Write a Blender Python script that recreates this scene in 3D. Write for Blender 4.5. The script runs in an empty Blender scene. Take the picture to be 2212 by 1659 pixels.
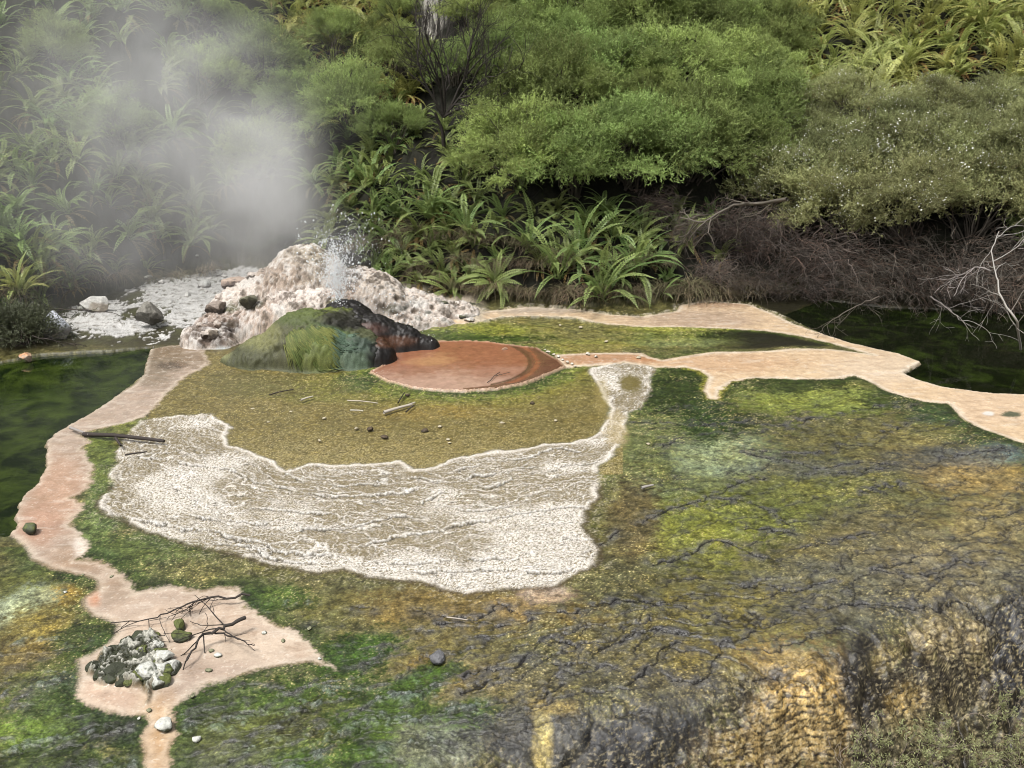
import bpy, math, random
import numpy as np
from mathutils import Vector, Matrix

SC = bpy.context.scene
COL = SC.collection
rng = np.random.default_rng(7)
random.seed(7)

# ------------------------------------------------------------------ camera, sky, sun, exposure
CAM_H, PITCH, HFOV = 4.2, math.radians(20.0), math.radians(58.0)
cam_d = bpy.data.cameras.new("camera")
cam_d.sensor_width = 36.0
cam_d.lens = 18.0 / math.tan(HFOV / 2)
cam_d.clip_start, cam_d.clip_end = 0.05, 500.0
cam = bpy.data.objects.new("camera", cam_d)
cam.location = (0, 0, CAM_H)
cam.rotation_euler = (math.pi / 2 - PITCH, 0, 0)
COL.objects.link(cam)
SC.camera = cam

SUN_EL, SUN_AZ = math.radians(64), math.radians(222)    # azimuth clockwise from +Y: high, over the viewer's left shoulder
world = bpy.data.worlds.new("World")
SC.world = world
world.use_nodes = True
wt = world.node_tree
for n in list(wt.nodes):
    wt.nodes.remove(n)
w_out = wt.nodes.new("ShaderNodeOutputWorld")
w_bg = wt.nodes.new("ShaderNodeBackground")
w_sky = wt.nodes.new("ShaderNodeTexSky")
w_sky.sky_type = 'NISHITA'
w_sky.sun_disc = False
w_sky.sun_elevation = SUN_EL
w_sky.sun_rotation = SUN_AZ
w_sky.air_density = 1.0
w_sky.dust_density = 6.0
w_sky.ozone_density = 1.0
w_hs = wt.nodes.new("ShaderNodeHueSaturation")            # a cloudy sky: most of the blue is gone
w_hs.inputs['Saturation'].default_value = 0.18
wt.links.new(w_sky.outputs[0], w_hs.inputs['Color'])
wt.links.new(w_hs.outputs[0], w_bg.inputs['Color'])
w_bg.inputs['Strength'].default_value = 0.125
wt.links.new(w_bg.outputs[0], w_out.inputs['Surface'])

sun_d = bpy.data.lights.new("sun", 'SUN')
sun_d.energy = 2.6
sun_d.angle = math.radians(12)
sun_d.color = (1.0, 0.975, 0.94)
sun = bpy.data.objects.new("sun", sun_d)
sd = Vector((math.sin(SUN_AZ) * math.cos(SUN_EL), math.cos(SUN_AZ) * math.cos(SUN_EL), math.sin(SUN_EL)))
sun.rotation_euler = sd.to_track_quat('Z', 'Y').to_euler()
sun.location = (-8, -10, 25)
COL.objects.link(sun)

SC.view_settings.view_transform = 'Standard'
SC.view_settings.look = 'None'
SC.view_settings.gamma = 1
SC.view_settings.exposure = 0.55
SC.render.engine = 'CYCLES'
SC.cycles.use_denoising = True
SC.cycles.filter_width = 1.0
SC.cycles.max_bounces = 6
SC.cycles.diffuse_bounces = 3
SC.cycles.glossy_bounces = 2
SC.cycles.transmission_bounces = 4
SC.cycles.transparent_max_bounces = 8
SC.cycles.volume_bounces = 1
SC.cycles.volume_step_rate = 1.0
SC.cycles.sample_clamp_indirect = 4.0

# ------------------------------------------------------------------ survey: pixel of the photo (2212 wide) <-> ground
FPX = 1106.0 / math.tan(HFOV / 2)
SP, CP = math.sin(PITCH), math.cos(PITCH)
def ray(px, py):
    a = (px - 1106.0) / FPX; b = -(py - 829.5) / FPX
    return np.array([a, CP + b * SP, -SP + b * CP])
def W(px, py, z=0.0):
    d = ray(px, py); t = (z - CAM_H) / d[2]
    return np.array([d[0] * t, d[1] * t])
def Wl(pts):
    return np.array([W(*p) for p in pts])
def P_of(x, y, z):
    zz = z - CAM_H
    dep = y * CP - zz * SP
    up = y * SP + zz * CP
    return 1106.0 + FPX * x / dep, 829.5 - FPX * up / dep
def mpp(y):                                   # metres per photo pixel at ground distance y
    return (y * CP + CAM_H * SP) / FPX

# ------------------------------------------------------------------ noise
def _h(ix, iy, s):
    h = (ix.astype(np.int64) * 374761393 + iy.astype(np.int64) * 668265263 + s * 974634777) & 0xFFFFFFFF
    h = ((h ^ (h >> 13)) * 1274126177) & 0xFFFFFFFF
    h = ((h ^ (h >> 16)) * 2246822519) & 0xFFFFFFFF
    return h ^ (h >> 15)
def perlin(x, y, s=0):
    x0 = np.floor(x); y0 = np.floor(y); fx = x - x0; fy = y - y0
    u = fx * fx * fx * (fx * (fx * 6 - 15) + 10); v = fy * fy * fy * (fy * (fy * 6 - 15) + 10)
    def g(i, j):
        a = (_h(x0 + i, y0 + j, s) & 1023) * (2 * math.pi / 1024)
        return np.cos(a) * (fx - i) + np.sin(a) * (fy - j)
    n0 = g(0, 0); n0 += u * (g(1, 0) - n0)
    n1 = g(0, 1); n1 += u * (g(1, 1) - n1)
    return 1.45 * (n0 + v * (n1 - n0))
def fbm(x, y, s=0, o=4, gain=0.5):
    r = 0; a = 1.0; t = 0
    for k in range(o):
        r = r + a * perlin(x * 2 ** k + 17.3 * k, y * 2 ** k - 9.1 * k, s + k); t += a; a *= gain
    return r / t * 1.35
def billow(x, y, s=0, o=4):
    r = 0; a = 1.0; t = 0
    for k in range(o):
        r = r + a * np.abs(perlin(x * 2 ** k + 7.7 * k, y * 2 ** k + 3.1 * k, s + k)); t += a; a *= 0.5
    return r / t
def noise3(p, s=0, o=3):
    x, y, z = p[:, 0], p[:, 1], p[:, 2]
    return (fbm(x + 3.1 * s, y + .7 * z, s, o) + fbm(y - 1.7 * s, z + .6 * x, s + 11, o) + fbm(z + .9 * s, x - .5 * y, s + 23, o)) / 1.8
def sstep(a, b, x):
    t = np.clip((x - a) / (b - a), 0, 1)
    return t * t * (3 - 2 * t)
def lin(c):
    c = np.array(c, float) / 255.0
    return np.where(c <= .04045, c / 12.92, ((c + .055) / 1.055) ** 2.4)
ALB = 0.575
def alb(c):                                   # photo colour -> base colour
    return lin(c) * ALB

# ------------------------------------------------------------------ objects
def mesh_np(name, V, F, mat, parent=None, col=None, smooth=True, mat_idx=None):
    """F: (n,3) or (n,4) array, or a list of such arrays"""
    Fs = F if isinstance(F, list) else [F]
    V = np.asarray(V, np.float32)
    me = bpy.data.meshes.new(name)
    me.vertices.add(len(V)); me.vertices.foreach_set("co", V.ravel())
    loops = np.concatenate([f.ravel() for f in Fs]).astype(np.int32)
    tot = np.concatenate([np.full(len(f), f.shape[1], np.int32) for f in Fs])
    start = np.concatenate([[0], np.cumsum(tot)[:-1]]).astype(np.int32)
    me.loops.add(len(loops)); me.loops.foreach_set("vertex_index", loops)
    me.polygons.add(len(tot)); me.polygons.foreach_set("loop_start", start)
    me.polygons.foreach_set("use_smooth", np.full(len(tot), smooth, bool))
    if col is not None:
        c = np.ones((len(V), 4), np.float32); c[:, :col.shape[1]] = col
        at = me.color_attributes.new("tint", 'FLOAT_COLOR', 'POINT')
        at.data.foreach_set("color", c.ravel())
    me.update(calc_edges=True)
    for m in (mat if isinstance(mat, list) else [mat]):
        me.materials.append(m)
    o = bpy.data.objects.new(name, me)
    COL.objects.link(o)
    if parent is not None:
        o.parent = parent
    return o
def empty(name, loc=(0, 0, 0), rz=0.0, sc=1.0):
    o = bpy.data.objects.new(name, None)
    o.empty_display_size = 0.2
    o.location = loc; o.rotation_euler = (0, 0, rz); o.scale = (sc, sc, sc)
    COL.objects.link(o)
    return o
def tag(o, label=None, cat=None, group=None, kind=None):
    if label: o['label'] = label
    if cat: o['category'] = cat
    if group: o['group'] = group
    if kind: o['kind'] = kind
    return o
def copy_thing(src, loc, rz, sc, tilt=(0, 0)):
    c = src.copy(); COL.objects.link(c)
    c.location = loc; c.rotation_euler = (tilt[0], tilt[1], rz); c.scale = (sc, sc, sc) if np.isscalar(sc) else sc
    for ch in list(src.children):
        k = ch.copy(); COL.objects.link(k); k.parent = c
    return c
class MB:
    def __init__(s): s.V = []; s.F3 = []; s.F4 = []; s.C = []; s.n = 0
    def add(s, V, F, c=None):
        V = np.asarray(V, float).reshape(-1, 3); F = np.asarray(F, int)
        (s.F3 if F.shape[1] == 3 else s.F4).append(F + s.n)
        s.V.append(V); s.n += len(V)
        c = np.ones((len(V), 3)) if c is None else np.broadcast_to(np.asarray(c, float), (len(V), 3))
        s.C.append(c)
    def tube(s, pts, rad, sides=4, c=None):
        pts = np.asarray(pts, float); k = len(pts)
        rad = np.broadcast_to(np.asarray(rad, float), (k,))
        t = np.gradient(pts, axis=0); t /= np.linalg.norm(t, axis=1)[:, None] + 1e-9
        ref = np.where(np.abs(t[:, 2:3]) > .9, [[1., 0, 0]], [[0, 0, 1.]])
        a = np.cross(t, ref); a /= np.linalg.norm(a, axis=1)[:, None] + 1e-9
        b = np.cross(t, a)
        th = np.arange(sides) * 2 * np.pi / sides
        V = pts[:, None] + rad[:, None, None] * (np.cos(th)[None, :, None] * a[:, None] + np.sin(th)[None, :, None] * b[:, None])
        i = np.arange(k - 1)[:, None] * sides; j = np.arange(sides)[None]; j2 = (j + 1) % sides
        F = np.stack([i + j, i + j2, i + sides + j2, i + sides + j], -1).reshape(-1, 4)
        s.add(V, F, c)
    def build(s, name, mat, parent=None, smooth=True):
        F = [np.concatenate(f) for f in (s.F3, s.F4) if f]
        return mesh_np(name, np.concatenate(s.V), F, mat, parent, np.concatenate(s.C), smooth)

# ------------------------------------------------------------------ materials
def new_mat(name):
    m = bpy.data.materials.new(name); m.use_nodes = True
    nt = m.node_tree
    for n in list(nt.nodes): nt.nodes.remove(n)
    out = nt.nodes.new("ShaderNodeOutputMaterial")
    return m, nt, out
def N(nt, t, **kw):
    n = nt.nodes.new(t)
    for k, v in kw.items():
        if k.startswith('i_'): n.inputs[k[2:].replace('_', ' ')].default_value = v
        else: setattr(n, k, v)
    return n
def surface_mat(name, rough=None, bump=0.25, bscale=90.0, spec=0.5, vary=0.18, tintmul=(1, 1, 1)):
    """albedo from the mesh's tint attribute, broken up by fine noise; roughness in the tint's alpha unless given"""
    m, nt, out = new_mat(name)
    L = nt.links
    at = N(nt, "ShaderNodeAttribute", attribute_name="tint")
    tc = N(nt, "ShaderNodeTexCoord")
    n1 = N(nt, "ShaderNodeTexNoise", i_Scale=bscale, i_Detail=5.0, i_Roughness=0.75)
    L.new(tc.outputs['Object'], n1.inputs['Vector'])
    mr = N(nt, "ShaderNodeMapRange"); mr.inputs[1].default_value = .34; mr.inputs[2].default_value = .66
    mr.inputs[3].default_value = 1 - vary; mr.inputs[4].default_value = 1 + vary
    L.new(n1.outputs['Fac'], mr.inputs[0])
    mul = N(nt, "ShaderNodeVectorMath", operation='SCALE')
    L.new(at.outputs['Color'], mul.inputs[0]); L.new(mr.outputs[0], mul.inputs['Scale'])
    bs = N(nt, "ShaderNodeBsdfPrincipled")
    L.new(mul.outputs[0], bs.inputs['Base Color'])
    bs.inputs['Specular IOR Level'].default_value = spec
    if rough is None: L.new(at.outputs['Alpha'], bs.inputs['Roughness'])
    else: bs.inputs['Roughness'].default_value = rough
    if bump > 0:
        bp = N(nt, "ShaderNodeBump"); bp.inputs['Strength'].default_value = bump; bp.inputs['Distance'].default_value = 0.01
        L.new(n1.outputs['Fac'], bp.inputs['Height']); L.new(bp.outputs[0], bs.inputs['Normal'])
    L.new(bs.outputs[0], out.inputs['Surface'])
    return m
def leaf_mat(name, base, var=0.25, rough=0.5, trans=0.3, spec=0.4, huevar=0.02):
    """tint attribute (near 1) x base, each plant a little different"""
    m, nt, out = new_mat(name); L = nt.links
    at = N(nt, "ShaderNodeAttribute", attribute_name="tint")
    oi = N(nt, "ShaderNodeObjectInfo")
    mr = N(nt, "ShaderNodeMapRange"); mr.inputs[3].default_value = 1 - var; mr.inputs[4].default_value = 1 + var
    L.new(oi.outputs['Random'], mr.inputs[0])
    rgb = N(nt, "ShaderNodeRGB"); rgb.outputs[0].default_value = (*base, 1)
    hs = N(nt, "ShaderNodeHueSaturation")
    mh = N(nt, "ShaderNodeMapRange"); mh.inputs[3].default_value = .5 - huevar; mh.inputs[4].default_value = .5 + huevar
    fr = N(nt, "ShaderNodeMath", operation='FRACT'); m7 = N(nt, "ShaderNodeMath", operation='MULTIPLY'); m7.inputs[1].default_value = 7.31
    L.new(oi.outputs['Random'], m7.inputs[0]); L.new(m7.outputs[0], fr.inputs[0]); L.new(fr.outputs[0], mh.inputs[0])
    L.new(mh.outputs[0], hs.inputs['Hue']); L.new(rgb.outputs[0], hs.inputs['Color']); L.new(mr.outputs[0], hs.inputs['Value'])
    mx = N(nt, "ShaderNodeVectorMath", operation='MULTIPLY')
    L.new(at.outputs['Color'], mx.inputs[0]); L.new(hs.outputs[0], mx.inputs[1])
    bs = N(nt, "ShaderNodeBsdfPrincipled"); bs.inputs['Roughness'].default_value = rough
    bs.inputs['Specular IOR Level'].default_value = spec
    L.new(mx.outputs[0], bs.inputs['Base Color'])
    if trans > 0:
        tr = N(nt, "ShaderNodeBsdfTranslucent")
        L.new(mx.outputs[0], tr.inputs['Color'])
        ms = N(nt, "ShaderNodeMixShader"); ms.inputs[0].default_value = trans
        L.new(bs.outputs[0], ms.inputs[1]); L.new(tr.outputs[0], ms.inputs[2])
        L.new(ms.outputs[0], out.inputs['Surface'])
    else:
        L.new(bs.outputs[0], out.inputs['Surface'])
    return m
M_GROUND = surface_mat("wet_algae_ground", None, 0.5, 75.0, 0.36, 0.46)
M_SINTER = surface_mat("white_sinter", None, 0.6, 80.0, 0.25, 0.38)
M_STREAM = surface_mat("mineral_stream_bed", None, 0.12, 55.0, 0.25, 0.10)
M_POOL = surface_mat("orange_hot_water", None, 0.06, 7.0, 0.6, 0.14)
M_SOIL = surface_mat("dark_bank_soil", 0.9, 0.8, 25.0, 0.2, 0.45)
M_ROCK = surface_mat("mossy_rock", 0.75, 0.6, 35.0, 0.4, 0.25)
# ------------------------------------------------------------------ terrain outlines, surveyed on the photo
S_LEFT = [(430,735),(321,748),(310,803),(292,825),(233,861),(175,898),(120,927),(98,945),(98,1000),(80,1036),(47,1061),(29,1105),(33,1131),(15,1145),(47,1167),(69,1200),(120,1224),(182,1236),(213,1247),(211,1269),(186,1287),(184,1306),(204,1324),(255,1342),(248,1364),(226,1386),(197,1408),(171,1415),(171,1451),(162,1499),(197,1517),(255,1535),(314,1535),(321,1554),(303,1583),(317,1615),(314,1659),(310,1760),
 (362,1760),(359,1659),(365,1623),(379,1575),(359,1546),(365,1524),(397,1502),(438,1473),(510,1455),(583,1433),(675,1422),(722,1437),(700,1419),(675,1397),(656,1371),(620,1353),(569,1327),(532,1306),(520,1284),(514,1265),(474,1260),(430,1275),(394,1262),(365,1260),(321,1265),(286,1273),(277,1255),(255,1229),(219,1207),(168,1200),(190,1178),(182,1160),(157,1131),(149,1116),(179,1094),(175,1083),(157,1069),(175,1060),(199,1036),(204,1000),(182,982),(179,963),(193,949),(171,932),(226,920),(306,898),(339,872),(357,843),(401,810),(452,781)]
S_ISLE = [(196,1440),(235,1400),(290,1372),(330,1355),(345,1390),(350,1420),(375,1440),(370,1468),(335,1480),(322,1500),(316,1512),(322,1490),(290,1472),(240,1472),(208,1462)]
S_POOL = [(800,803),(833,785),(851,756),(895,752),(924,745),(946,737),(1001,735),(1056,738),(1107,745),(1158,750),(1180,763),(1209,778),(1220,790),(1201,799),(1165,814),(1129,827),(1074,838),(1001,843),(946,841),(892,836),(837,821)]
S_RIGHT = [(1198,763),(1260,759),(1311,758),(1384,759),(1402,767),(1431,774),(1470,767),(1543,756),(1653,754),(1726,749),(1799,750),(1872,759),(1889,763),(1835,747),(1780,734),(1718,719),(1653,710),(1543,705),(1434,703),(1384,702),(1311,697),(1274,690),(1245,681),(1165,679),(1085,680),(1034,694),(1001,697),(930,697),(890,690),(960,684),(1001,690),(1030,679),(1056,668),(1147,660),(1238,664),(1311,674),(1384,680),(1463,668),(1470,655),(1525,646),(1616,652),(1667,672),(1711,694),(1755,708),(1784,717),(1835,734),(1890,747),(1944,758),(1992,776),(1952,798),(1981,814),(2036,829),(2127,841),(2212,845),(2500,855),(3300,880),(3300,1300),(2700,1120),(2500,1040),(2212,953),(2181,942),(2127,923),(2083,902),(2061,876),(2050,867),(2003,863),(1963,856),(1908,836),(1872,816),(1846,807),(1817,812),(1780,816),(1726,814),(1634,812),(1580,821),(1554,840),(1551,860),(1532,858),(1521,840),(1532,810),(1514,796),(1481,789),(1434,790),(1417,789),(1347,779),(1274,785),(1245,787),(1220,790),(1209,778)]
S_APRON = [(306,902),(270,938),(252,963),(252,1000),(237,1022),(240,1044),(226,1065),(222,1087),(233,1109),(292,1127),(350,1149),(394,1167),(474,1185),(529,1200),(600,1215),(691,1229),(746,1218),(782,1236),(837,1242),(910,1245),(954,1260),(1001,1273),(1074,1265),(1129,1264),(1201,1262),(1238,1236),(1282,1211),(1293,1182),(1274,1156),(1252,1127),(1263,1098),(1296,1069),(1289,1004),(1329,974),(1344,942),(1358,887),(1384,872),(1406,836),(1402,810),(1417,792),(1384,781),(1329,779),(1274,788),
 (1289,825),(1318,876),(1311,912),(1293,934),(1238,953),(1165,956),(1092,971),(1037,975),(983,985),(939,1007),(888,1011),(866,993),(800,998),(727,1000),(675,996),(612,1011),(583,989),(540,971),(489,953),(492,920),(452,889),(365,898)]
S_PONDL = [(452,778),(330,742),(240,752),(90,760),(0,775),(-300,800),(-400,1150),(15,1147),(33,1131),(29,1105),(47,1061),(80,1036),(98,1000),(98,945),(120,927),(175,898),(233,861),(310,803),(330,760)]
S_PONDR = [(1690,672),(1784,717),(1835,734),(1890,747),(1944,758),(1992,776),(1952,798),(1981,814),(2036,829),(2127,841),(2212,845),(2500,855),(3200,872),(3300,800),(3300,700),(2700,690),(2212,668),(1900,655),(1780,640)]
FOOT = [(-900,740),(-400,722),(0,700),(100,675),(210,640),(340,600),(520,575),(700,600),(900,632),(1050,654),(1300,660),(1450,652),(1620,632),(1750,630),(1900,640),(2212,655),(2700,690),(3200,700)]
EDGE = [(300,2000),(800,1800),(980,1640),(1080,1575),(1200,1548),(1450,1515),(1620,1440),(1700,1400),(1830,1395),(1960,1320),(2080,1275),(2212,1255),(2600,1180),(3200,1100)]
_f = Wl(FOOT); FOOT_X, FOOT_Y = _f[:, 0], _f[:, 1]
_e = Wl(EDGE); EDGE_X, EDGE_Y = _e[:, 0], _e[:, 1]
def soft(x, k):                                # smooth max(x, 0)
    return 0.5 * (x + np.sqrt(x * x + k * k))
def base_z(x, y):
    yf = np.interp(x, FOOT_X, FOOT_Y)
    d = y - yf
    up = 1.0 * soft(d, .12) - 0.35 * soft(d - 1.0, .6) + .0
    up = np.where(d > -1, up, 0.0)
    ye = np.interp(x, EDGE_X, EDGE_Y)
    dn = soft(ye - y - .05, .22) * 1.10
    dn = np.where(ye - y > -1, dn, 0.0)
    return up - np.minimum(dn, 3.2) - .03
def hit(px, py):
    """where the line of sight through a photo pixel meets the land"""
    d = ray(px, py)
    t = np.linspace(4, 60, 2800)
    x, y, z = d[0] * t, d[1] * t, CAM_H + d[2] * t
    below = np.nonzero(z < base_z(x, y))[0]
    i = below[0] if len(below) else len(t) - 1
    return np.array([x[i], y[i], base_z(x[i:i + 1], y[i:i + 1])[0]])
def zat(x, y):
    return float(base_z(np.array([x]), np.array([y]))[0])

def sdf(poly, x, y, far=0.6):
    """signed distance in metres, negative inside; 'far' where nothing is near"""
    pw = Wl(poly)
    out = np.full(x.shape, far)
    lo = pw.min(0) - far; hi = pw.max(0) + far
    idx = np.nonzero((x > lo[0]) & (x < hi[0]) & (y > lo[1]) & (y < hi[1]))[0]
    X = x[idx]; Y = y[idx]
    d2 = np.full(X.shape, 1e9); inside = np.zeros(X.shape, bool)
    for a, b in zip(pw, np.roll(pw, -1, 0)):
        e = b - a
        wx = X - a[0]; wy = Y - a[1]
        t = np.clip((wx * e[0] + wy * e[1]) / (e @ e + 1e-12), 0, 1)
        d2 = np.minimum(d2, (wx - e[0] * t) ** 2 + (wy - e[1] * t) ** 2)
        c = (a[1] > Y) != (b[1] > Y)
        if abs(e[1]) > 1e-12:
            inside ^= c & (X < e[0] * (Y - a[1]) / e[1] + a[0])
    d = np.sqrt(d2)
    out[idx] = np.clip(np.where(inside, -d, d), -9, far)
    return out

# ------------------------------------------------------------------ terrain grid
rows = [1.0]
while rows[-1] < 60:
    y = rows[-1]
    if y < 4.1: dy = 0.08
    elif y < 17.5: dy = 0.5 * (y * y + CAM_H ** 2) / (CAM_H * 923) * (0.8 if y < 6.2 else 1.0)
    else: dy = min(0.03 + (y - 17.5) * .05, .5)
    rows.append(y + dy)
rows = np.array(rows)
NX = 1500
uu = np.linspace(-1, 1, NX)
ua = np.abs(uu); ug = np.where(ua < .84, ua / .84 * .67, .67 + (ua - .84) / .16 * .16 + np.clip(ua - .84, 0, 1) ** 2 / .0256 * .55 + np.clip(ua - .985, 0, 1) * 120) * np.sign(uu)
GX = ug[None, :] * (rows[:, None] * .92 + 1.6)
GY = np.repeat(rows[:, None], NX, 1)
X = GX.ravel(); Y = GY.ravel()
Z = base_z(X, Y)
PX, PY = P_of(X, Y, Z)                         # survey coordinates of every ground point
YF = np.interp(X, FOOT_X, FOOT_Y); YE = np.interp(X, EDGE_X, EDGE_Y)
n_lo = fbm(X * .55, Y * .55, 1, 3); n_md = fbm(X * 2.1, Y * 2.1, 5, 3); n_hi = fbm(X * 9, Y * 9, 9, 3)
n_vh = perlin(X * 42, Y * 42, 14); n_uh = perlin(X * 85, Y * 85, 15)
wx = X + .05 * n_md + .02 * n_hi; wy = Y + .05 * fbm(X * 2.3, Y * 2.3, 31, 3) + .025 * fbm(X * 9, Y * 9, 33, 3)
wx2 = X + .018 * n_hi + .006 * n_vh; wy2 = Y + .018 * fbm(X * 8, Y * 8, 37, 3) + .005 * n_uh
d_pool = sdf(S_POOL, wx2, wy2, 1.6)
d_sl = sdf(S_LEFT, wx2 + .03 * n_md, wy2 + .02 * n_hi)
d_isle = sdf(S_ISLE, wx, wy)
d_sl = np.maximum(d_sl, -d_isle)
d_sr = sdf(S_RIGHT, wx2, wy2)
d_ap = sdf(S_APRON, wx, wy, 1.0)
d_pl = sdf(S_PONDL, wx2, wy2)
d_pr = sdf(S_PONDR, wx, wy)

hill = sstep(-.15, .35, Y - YF + .25 * n_md)
cliff = sstep(-.25, .35, YE - Y + .12 * n_md)
flat = (1 - hill)
# ------------------------------------------------------------------ colours of the mats: broad patches, ragged edges
C = np.empty((len(X), 3)); C[:] = alb((102, 96, 50))
n_tx = fbm(X * 16, Y * 16, 61, 4, .75)
ns = n_md * .55 + n_hi * .55 + n_tx * .55
def patch(cx, cy, rx, ry, col, s=1.0, rag=.55, ang=0.0):
    dx, dy = PX - cx, PY - cy
    if ang:
        ca, sa = math.cos(math.radians(ang)), math.sin(math.radians(ang))
        dx, dy = dx * ca - dy * sa, dx * sa + dy * ca
    r = np.sqrt((dx / rx) ** 2 + (dy / ry) ** 2)
    i = np.nonzero(r < 2.0)[0]
    w = s * sstep(1.25, .60, r[i] + rag * (ns[i] + .42 * n_vh[i]))
    C[i] += w[:, None] * (alb(col) - C[i])
# right-hand terrace
patch(1500, 870, 200, 110, (88, 102, 42))
patch(1480, 1000, 190, 130, (104, 112, 58), .9)
patch(1560, 985, 110, 60, (140, 152, 105), .75)
patch(1480, 850, 130, 55, (40, 58, 14), .95)
patch(1580, 900, 90, 40, (44, 52, 14), .9)
patch(1530, 905, 70, 50, (38, 66, 16), .9)
patch(1760, 862, 190, 40, (122, 132, 46), .9)
patch(1700, 830, 150, 18, (46, 62, 18), .9)
patch(1950, 862, 90, 25, (52, 70, 22), .9)
patch(2040, 905, 90, 45, (48, 78, 32), .95)
patch(2120, 960, 110, 50, (44, 72, 26), .9)
patch(2200, 1000, 70, 40, (40, 66, 22), .9)
patch(2150, 985, 70, 26, (112, 138, 128), .6)
patch(2010, 990, 160, 40, (104, 92, 60), .8)
patch(2120, 1030, 150, 40, (168, 138, 76), .7)
patch(1970, 940, 120, 30, (136, 122, 60), .6)
patch(1560, 1130, 220, 60, (122, 126, 36), .9)
patch(1720, 1070, 170, 50, (96, 102, 36), .8)
patch(1800, 1040, 160, 50, (122, 118, 52), .6)
patch(1480, 1190, 130, 55, (134, 134, 40), .85)
patch(1420, 1230, 130, 60, (98, 92, 44), .7)
patch(1370, 1130, 60, 110, (104, 88, 50), .9)
patch(1900, 1180, 200, 90, (116, 104, 68), .7)
patch(2060, 1230, 180, 80, (138, 124, 88), .7)
patch(2150, 1120, 120, 60, (150, 130, 78), .7)
patch(1780, 1270, 160, 60, (118, 112, 84), .7)
patch(1620, 1330, 230, 70, (128, 114, 48), .7)
patch(1500, 1450, 220, 70, (136, 118, 52), .75)
patch(1330, 1390, 160, 70, (112, 100, 54), .7)
# below the apron
patch(1000, 1320, 280, 60, (128, 106, 52), .9)
patch(1110, 1315, 60, 26, (170, 138, 76), .7)
patch(1180, 1285, 60, 22, (190, 160, 130), .8)
patch(900, 1400, 220, 60, (118, 106, 56), .8)
patch(1050, 1480, 200, 60, (132, 116, 66), .8)
patch(960, 1450, 90, 40, (150, 122, 56), .7)
patch(600, 1330, 200, 55, (108, 104, 46), .7)
patch(590, 1290, 90, 30, (62, 96, 22), .85)
patch(760, 1420, 110, 50, (44, 90, 14), .95, .5, 20)
patch(900, 1480, 120, 36, (46, 92, 14), .95, .5, 25)
patch(1000, 1560, 90, 50, (60, 96, 26), .9, .5, 25)
patch(600, 1560, 300, 110, (82, 104, 34), .95)
patch(440, 1540, 90, 40, (56, 74, 28), .8)
patch(520, 1600, 160, 60, (98, 100, 48), .7)
patch(700, 1500, 200, 40, (58, 88, 22), .85)
patch(720, 1560, 120, 50, (70, 58, 22), .6)
patch(860, 1560, 160, 50, (64, 98, 24), .8)
patch(760, 1650, 190, 50, (54, 92, 18), .85)
patch(470, 1650, 120, 50, (92, 96, 60), .7)
patch(960, 1620, 110, 60, (138, 140, 104), .8)
# left of the apron, between it and the stream
patch(215, 1010, 40, 90, (96, 112, 42), .9)
patch(215, 1130, 60, 90, (88, 110, 50), .9)
patch(260, 915, 60, 20, (112, 118, 40), .9)
patch(330, 1195, 150, 50, (82, 100, 42), .9)
patch(480, 1230, 160, 35, (102, 98, 46), .8)
# bottom left
patch(90, 1270, 130, 60, (92, 96, 40), .9)
patch(150, 1240, 50, 20, (34, 52, 18), .9)
patch(140, 1290, 60, 26, (168, 128, 40), .8)
patch(40, 1310, 90, 34, (176, 184, 136), .75, .8, 25)
patch(110, 1360, 110, 50, (134, 116, 44), .9)
patch(60, 1420, 90, 40, (116, 98, 48), .8)
patch(180, 1390, 70, 40, (58, 80, 30), .85)
patch(140, 1460, 120, 40, (108, 122, 44), .6, .6, 15)
patch(160, 1490, 110, 40, (96, 104, 92), .75, .7, 10)
patch(130, 1560, 170, 70, (76, 98, 36), .95)
patch(40, 1590, 70, 50, (98, 130, 34), .85)
patch(250, 1570, 80, 50, (48, 52, 28), .9)
patch(120, 1650, 160, 50, (52, 72, 26), .9)
# cliff
patch(2000, 1560, 520, 190, (86, 76, 58), .95)
patch(1240, 1600, 260, 80, (76, 74, 70), .9)
patch(1400, 1590, 130, 80, (62, 62, 62), .85)
patch(1740, 1540, 120, 150, (200, 162, 88), .95, .5)
patch(1640, 1620, 130, 60, (176, 144, 82), .6, .7)
patch(1680, 1430, 110, 40, (182, 150, 80), .7, .7)
patch(1865, 1490, 50, 130, (50, 46, 40), .95)
patch(1915, 1420, 40, 30, (150, 128, 70), .8)
patch(2060, 1390, 110, 70, (172, 148, 100), .65, .7)
patch(2020, 1300, 130, 40, (136, 120, 80), .5, .7)
patch(1960, 1530, 50, 60, (176, 142, 70), .8)
patch(2190, 1410, 50, 160, (60, 60, 62), .95)
patch(2050, 1600, 180, 80, (128, 118, 80), .8)
patch(1172, 1600, 22, 80, (200, 176, 96), .95, .3)
patch(1190, 1530, 60, 20, (160, 136, 72), .7)
patch(1470, 1490, 230, 50, (80, 76, 62), .6, 1.0)
patch(1130, 1450, 150, 45, (96, 90, 62), .5, 1.0)
patch(1850, 1320, 170, 40, (92, 88, 74), .6, 1.0)
patch(1350, 1250, 60, 60, (84, 80, 50), .6, .9)
patch(1760, 1010, 200, 18, (92, 92, 88), .5, 1.0)
patch(2080, 985, 130, 22, (98, 100, 94), .6, 1.0)
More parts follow.
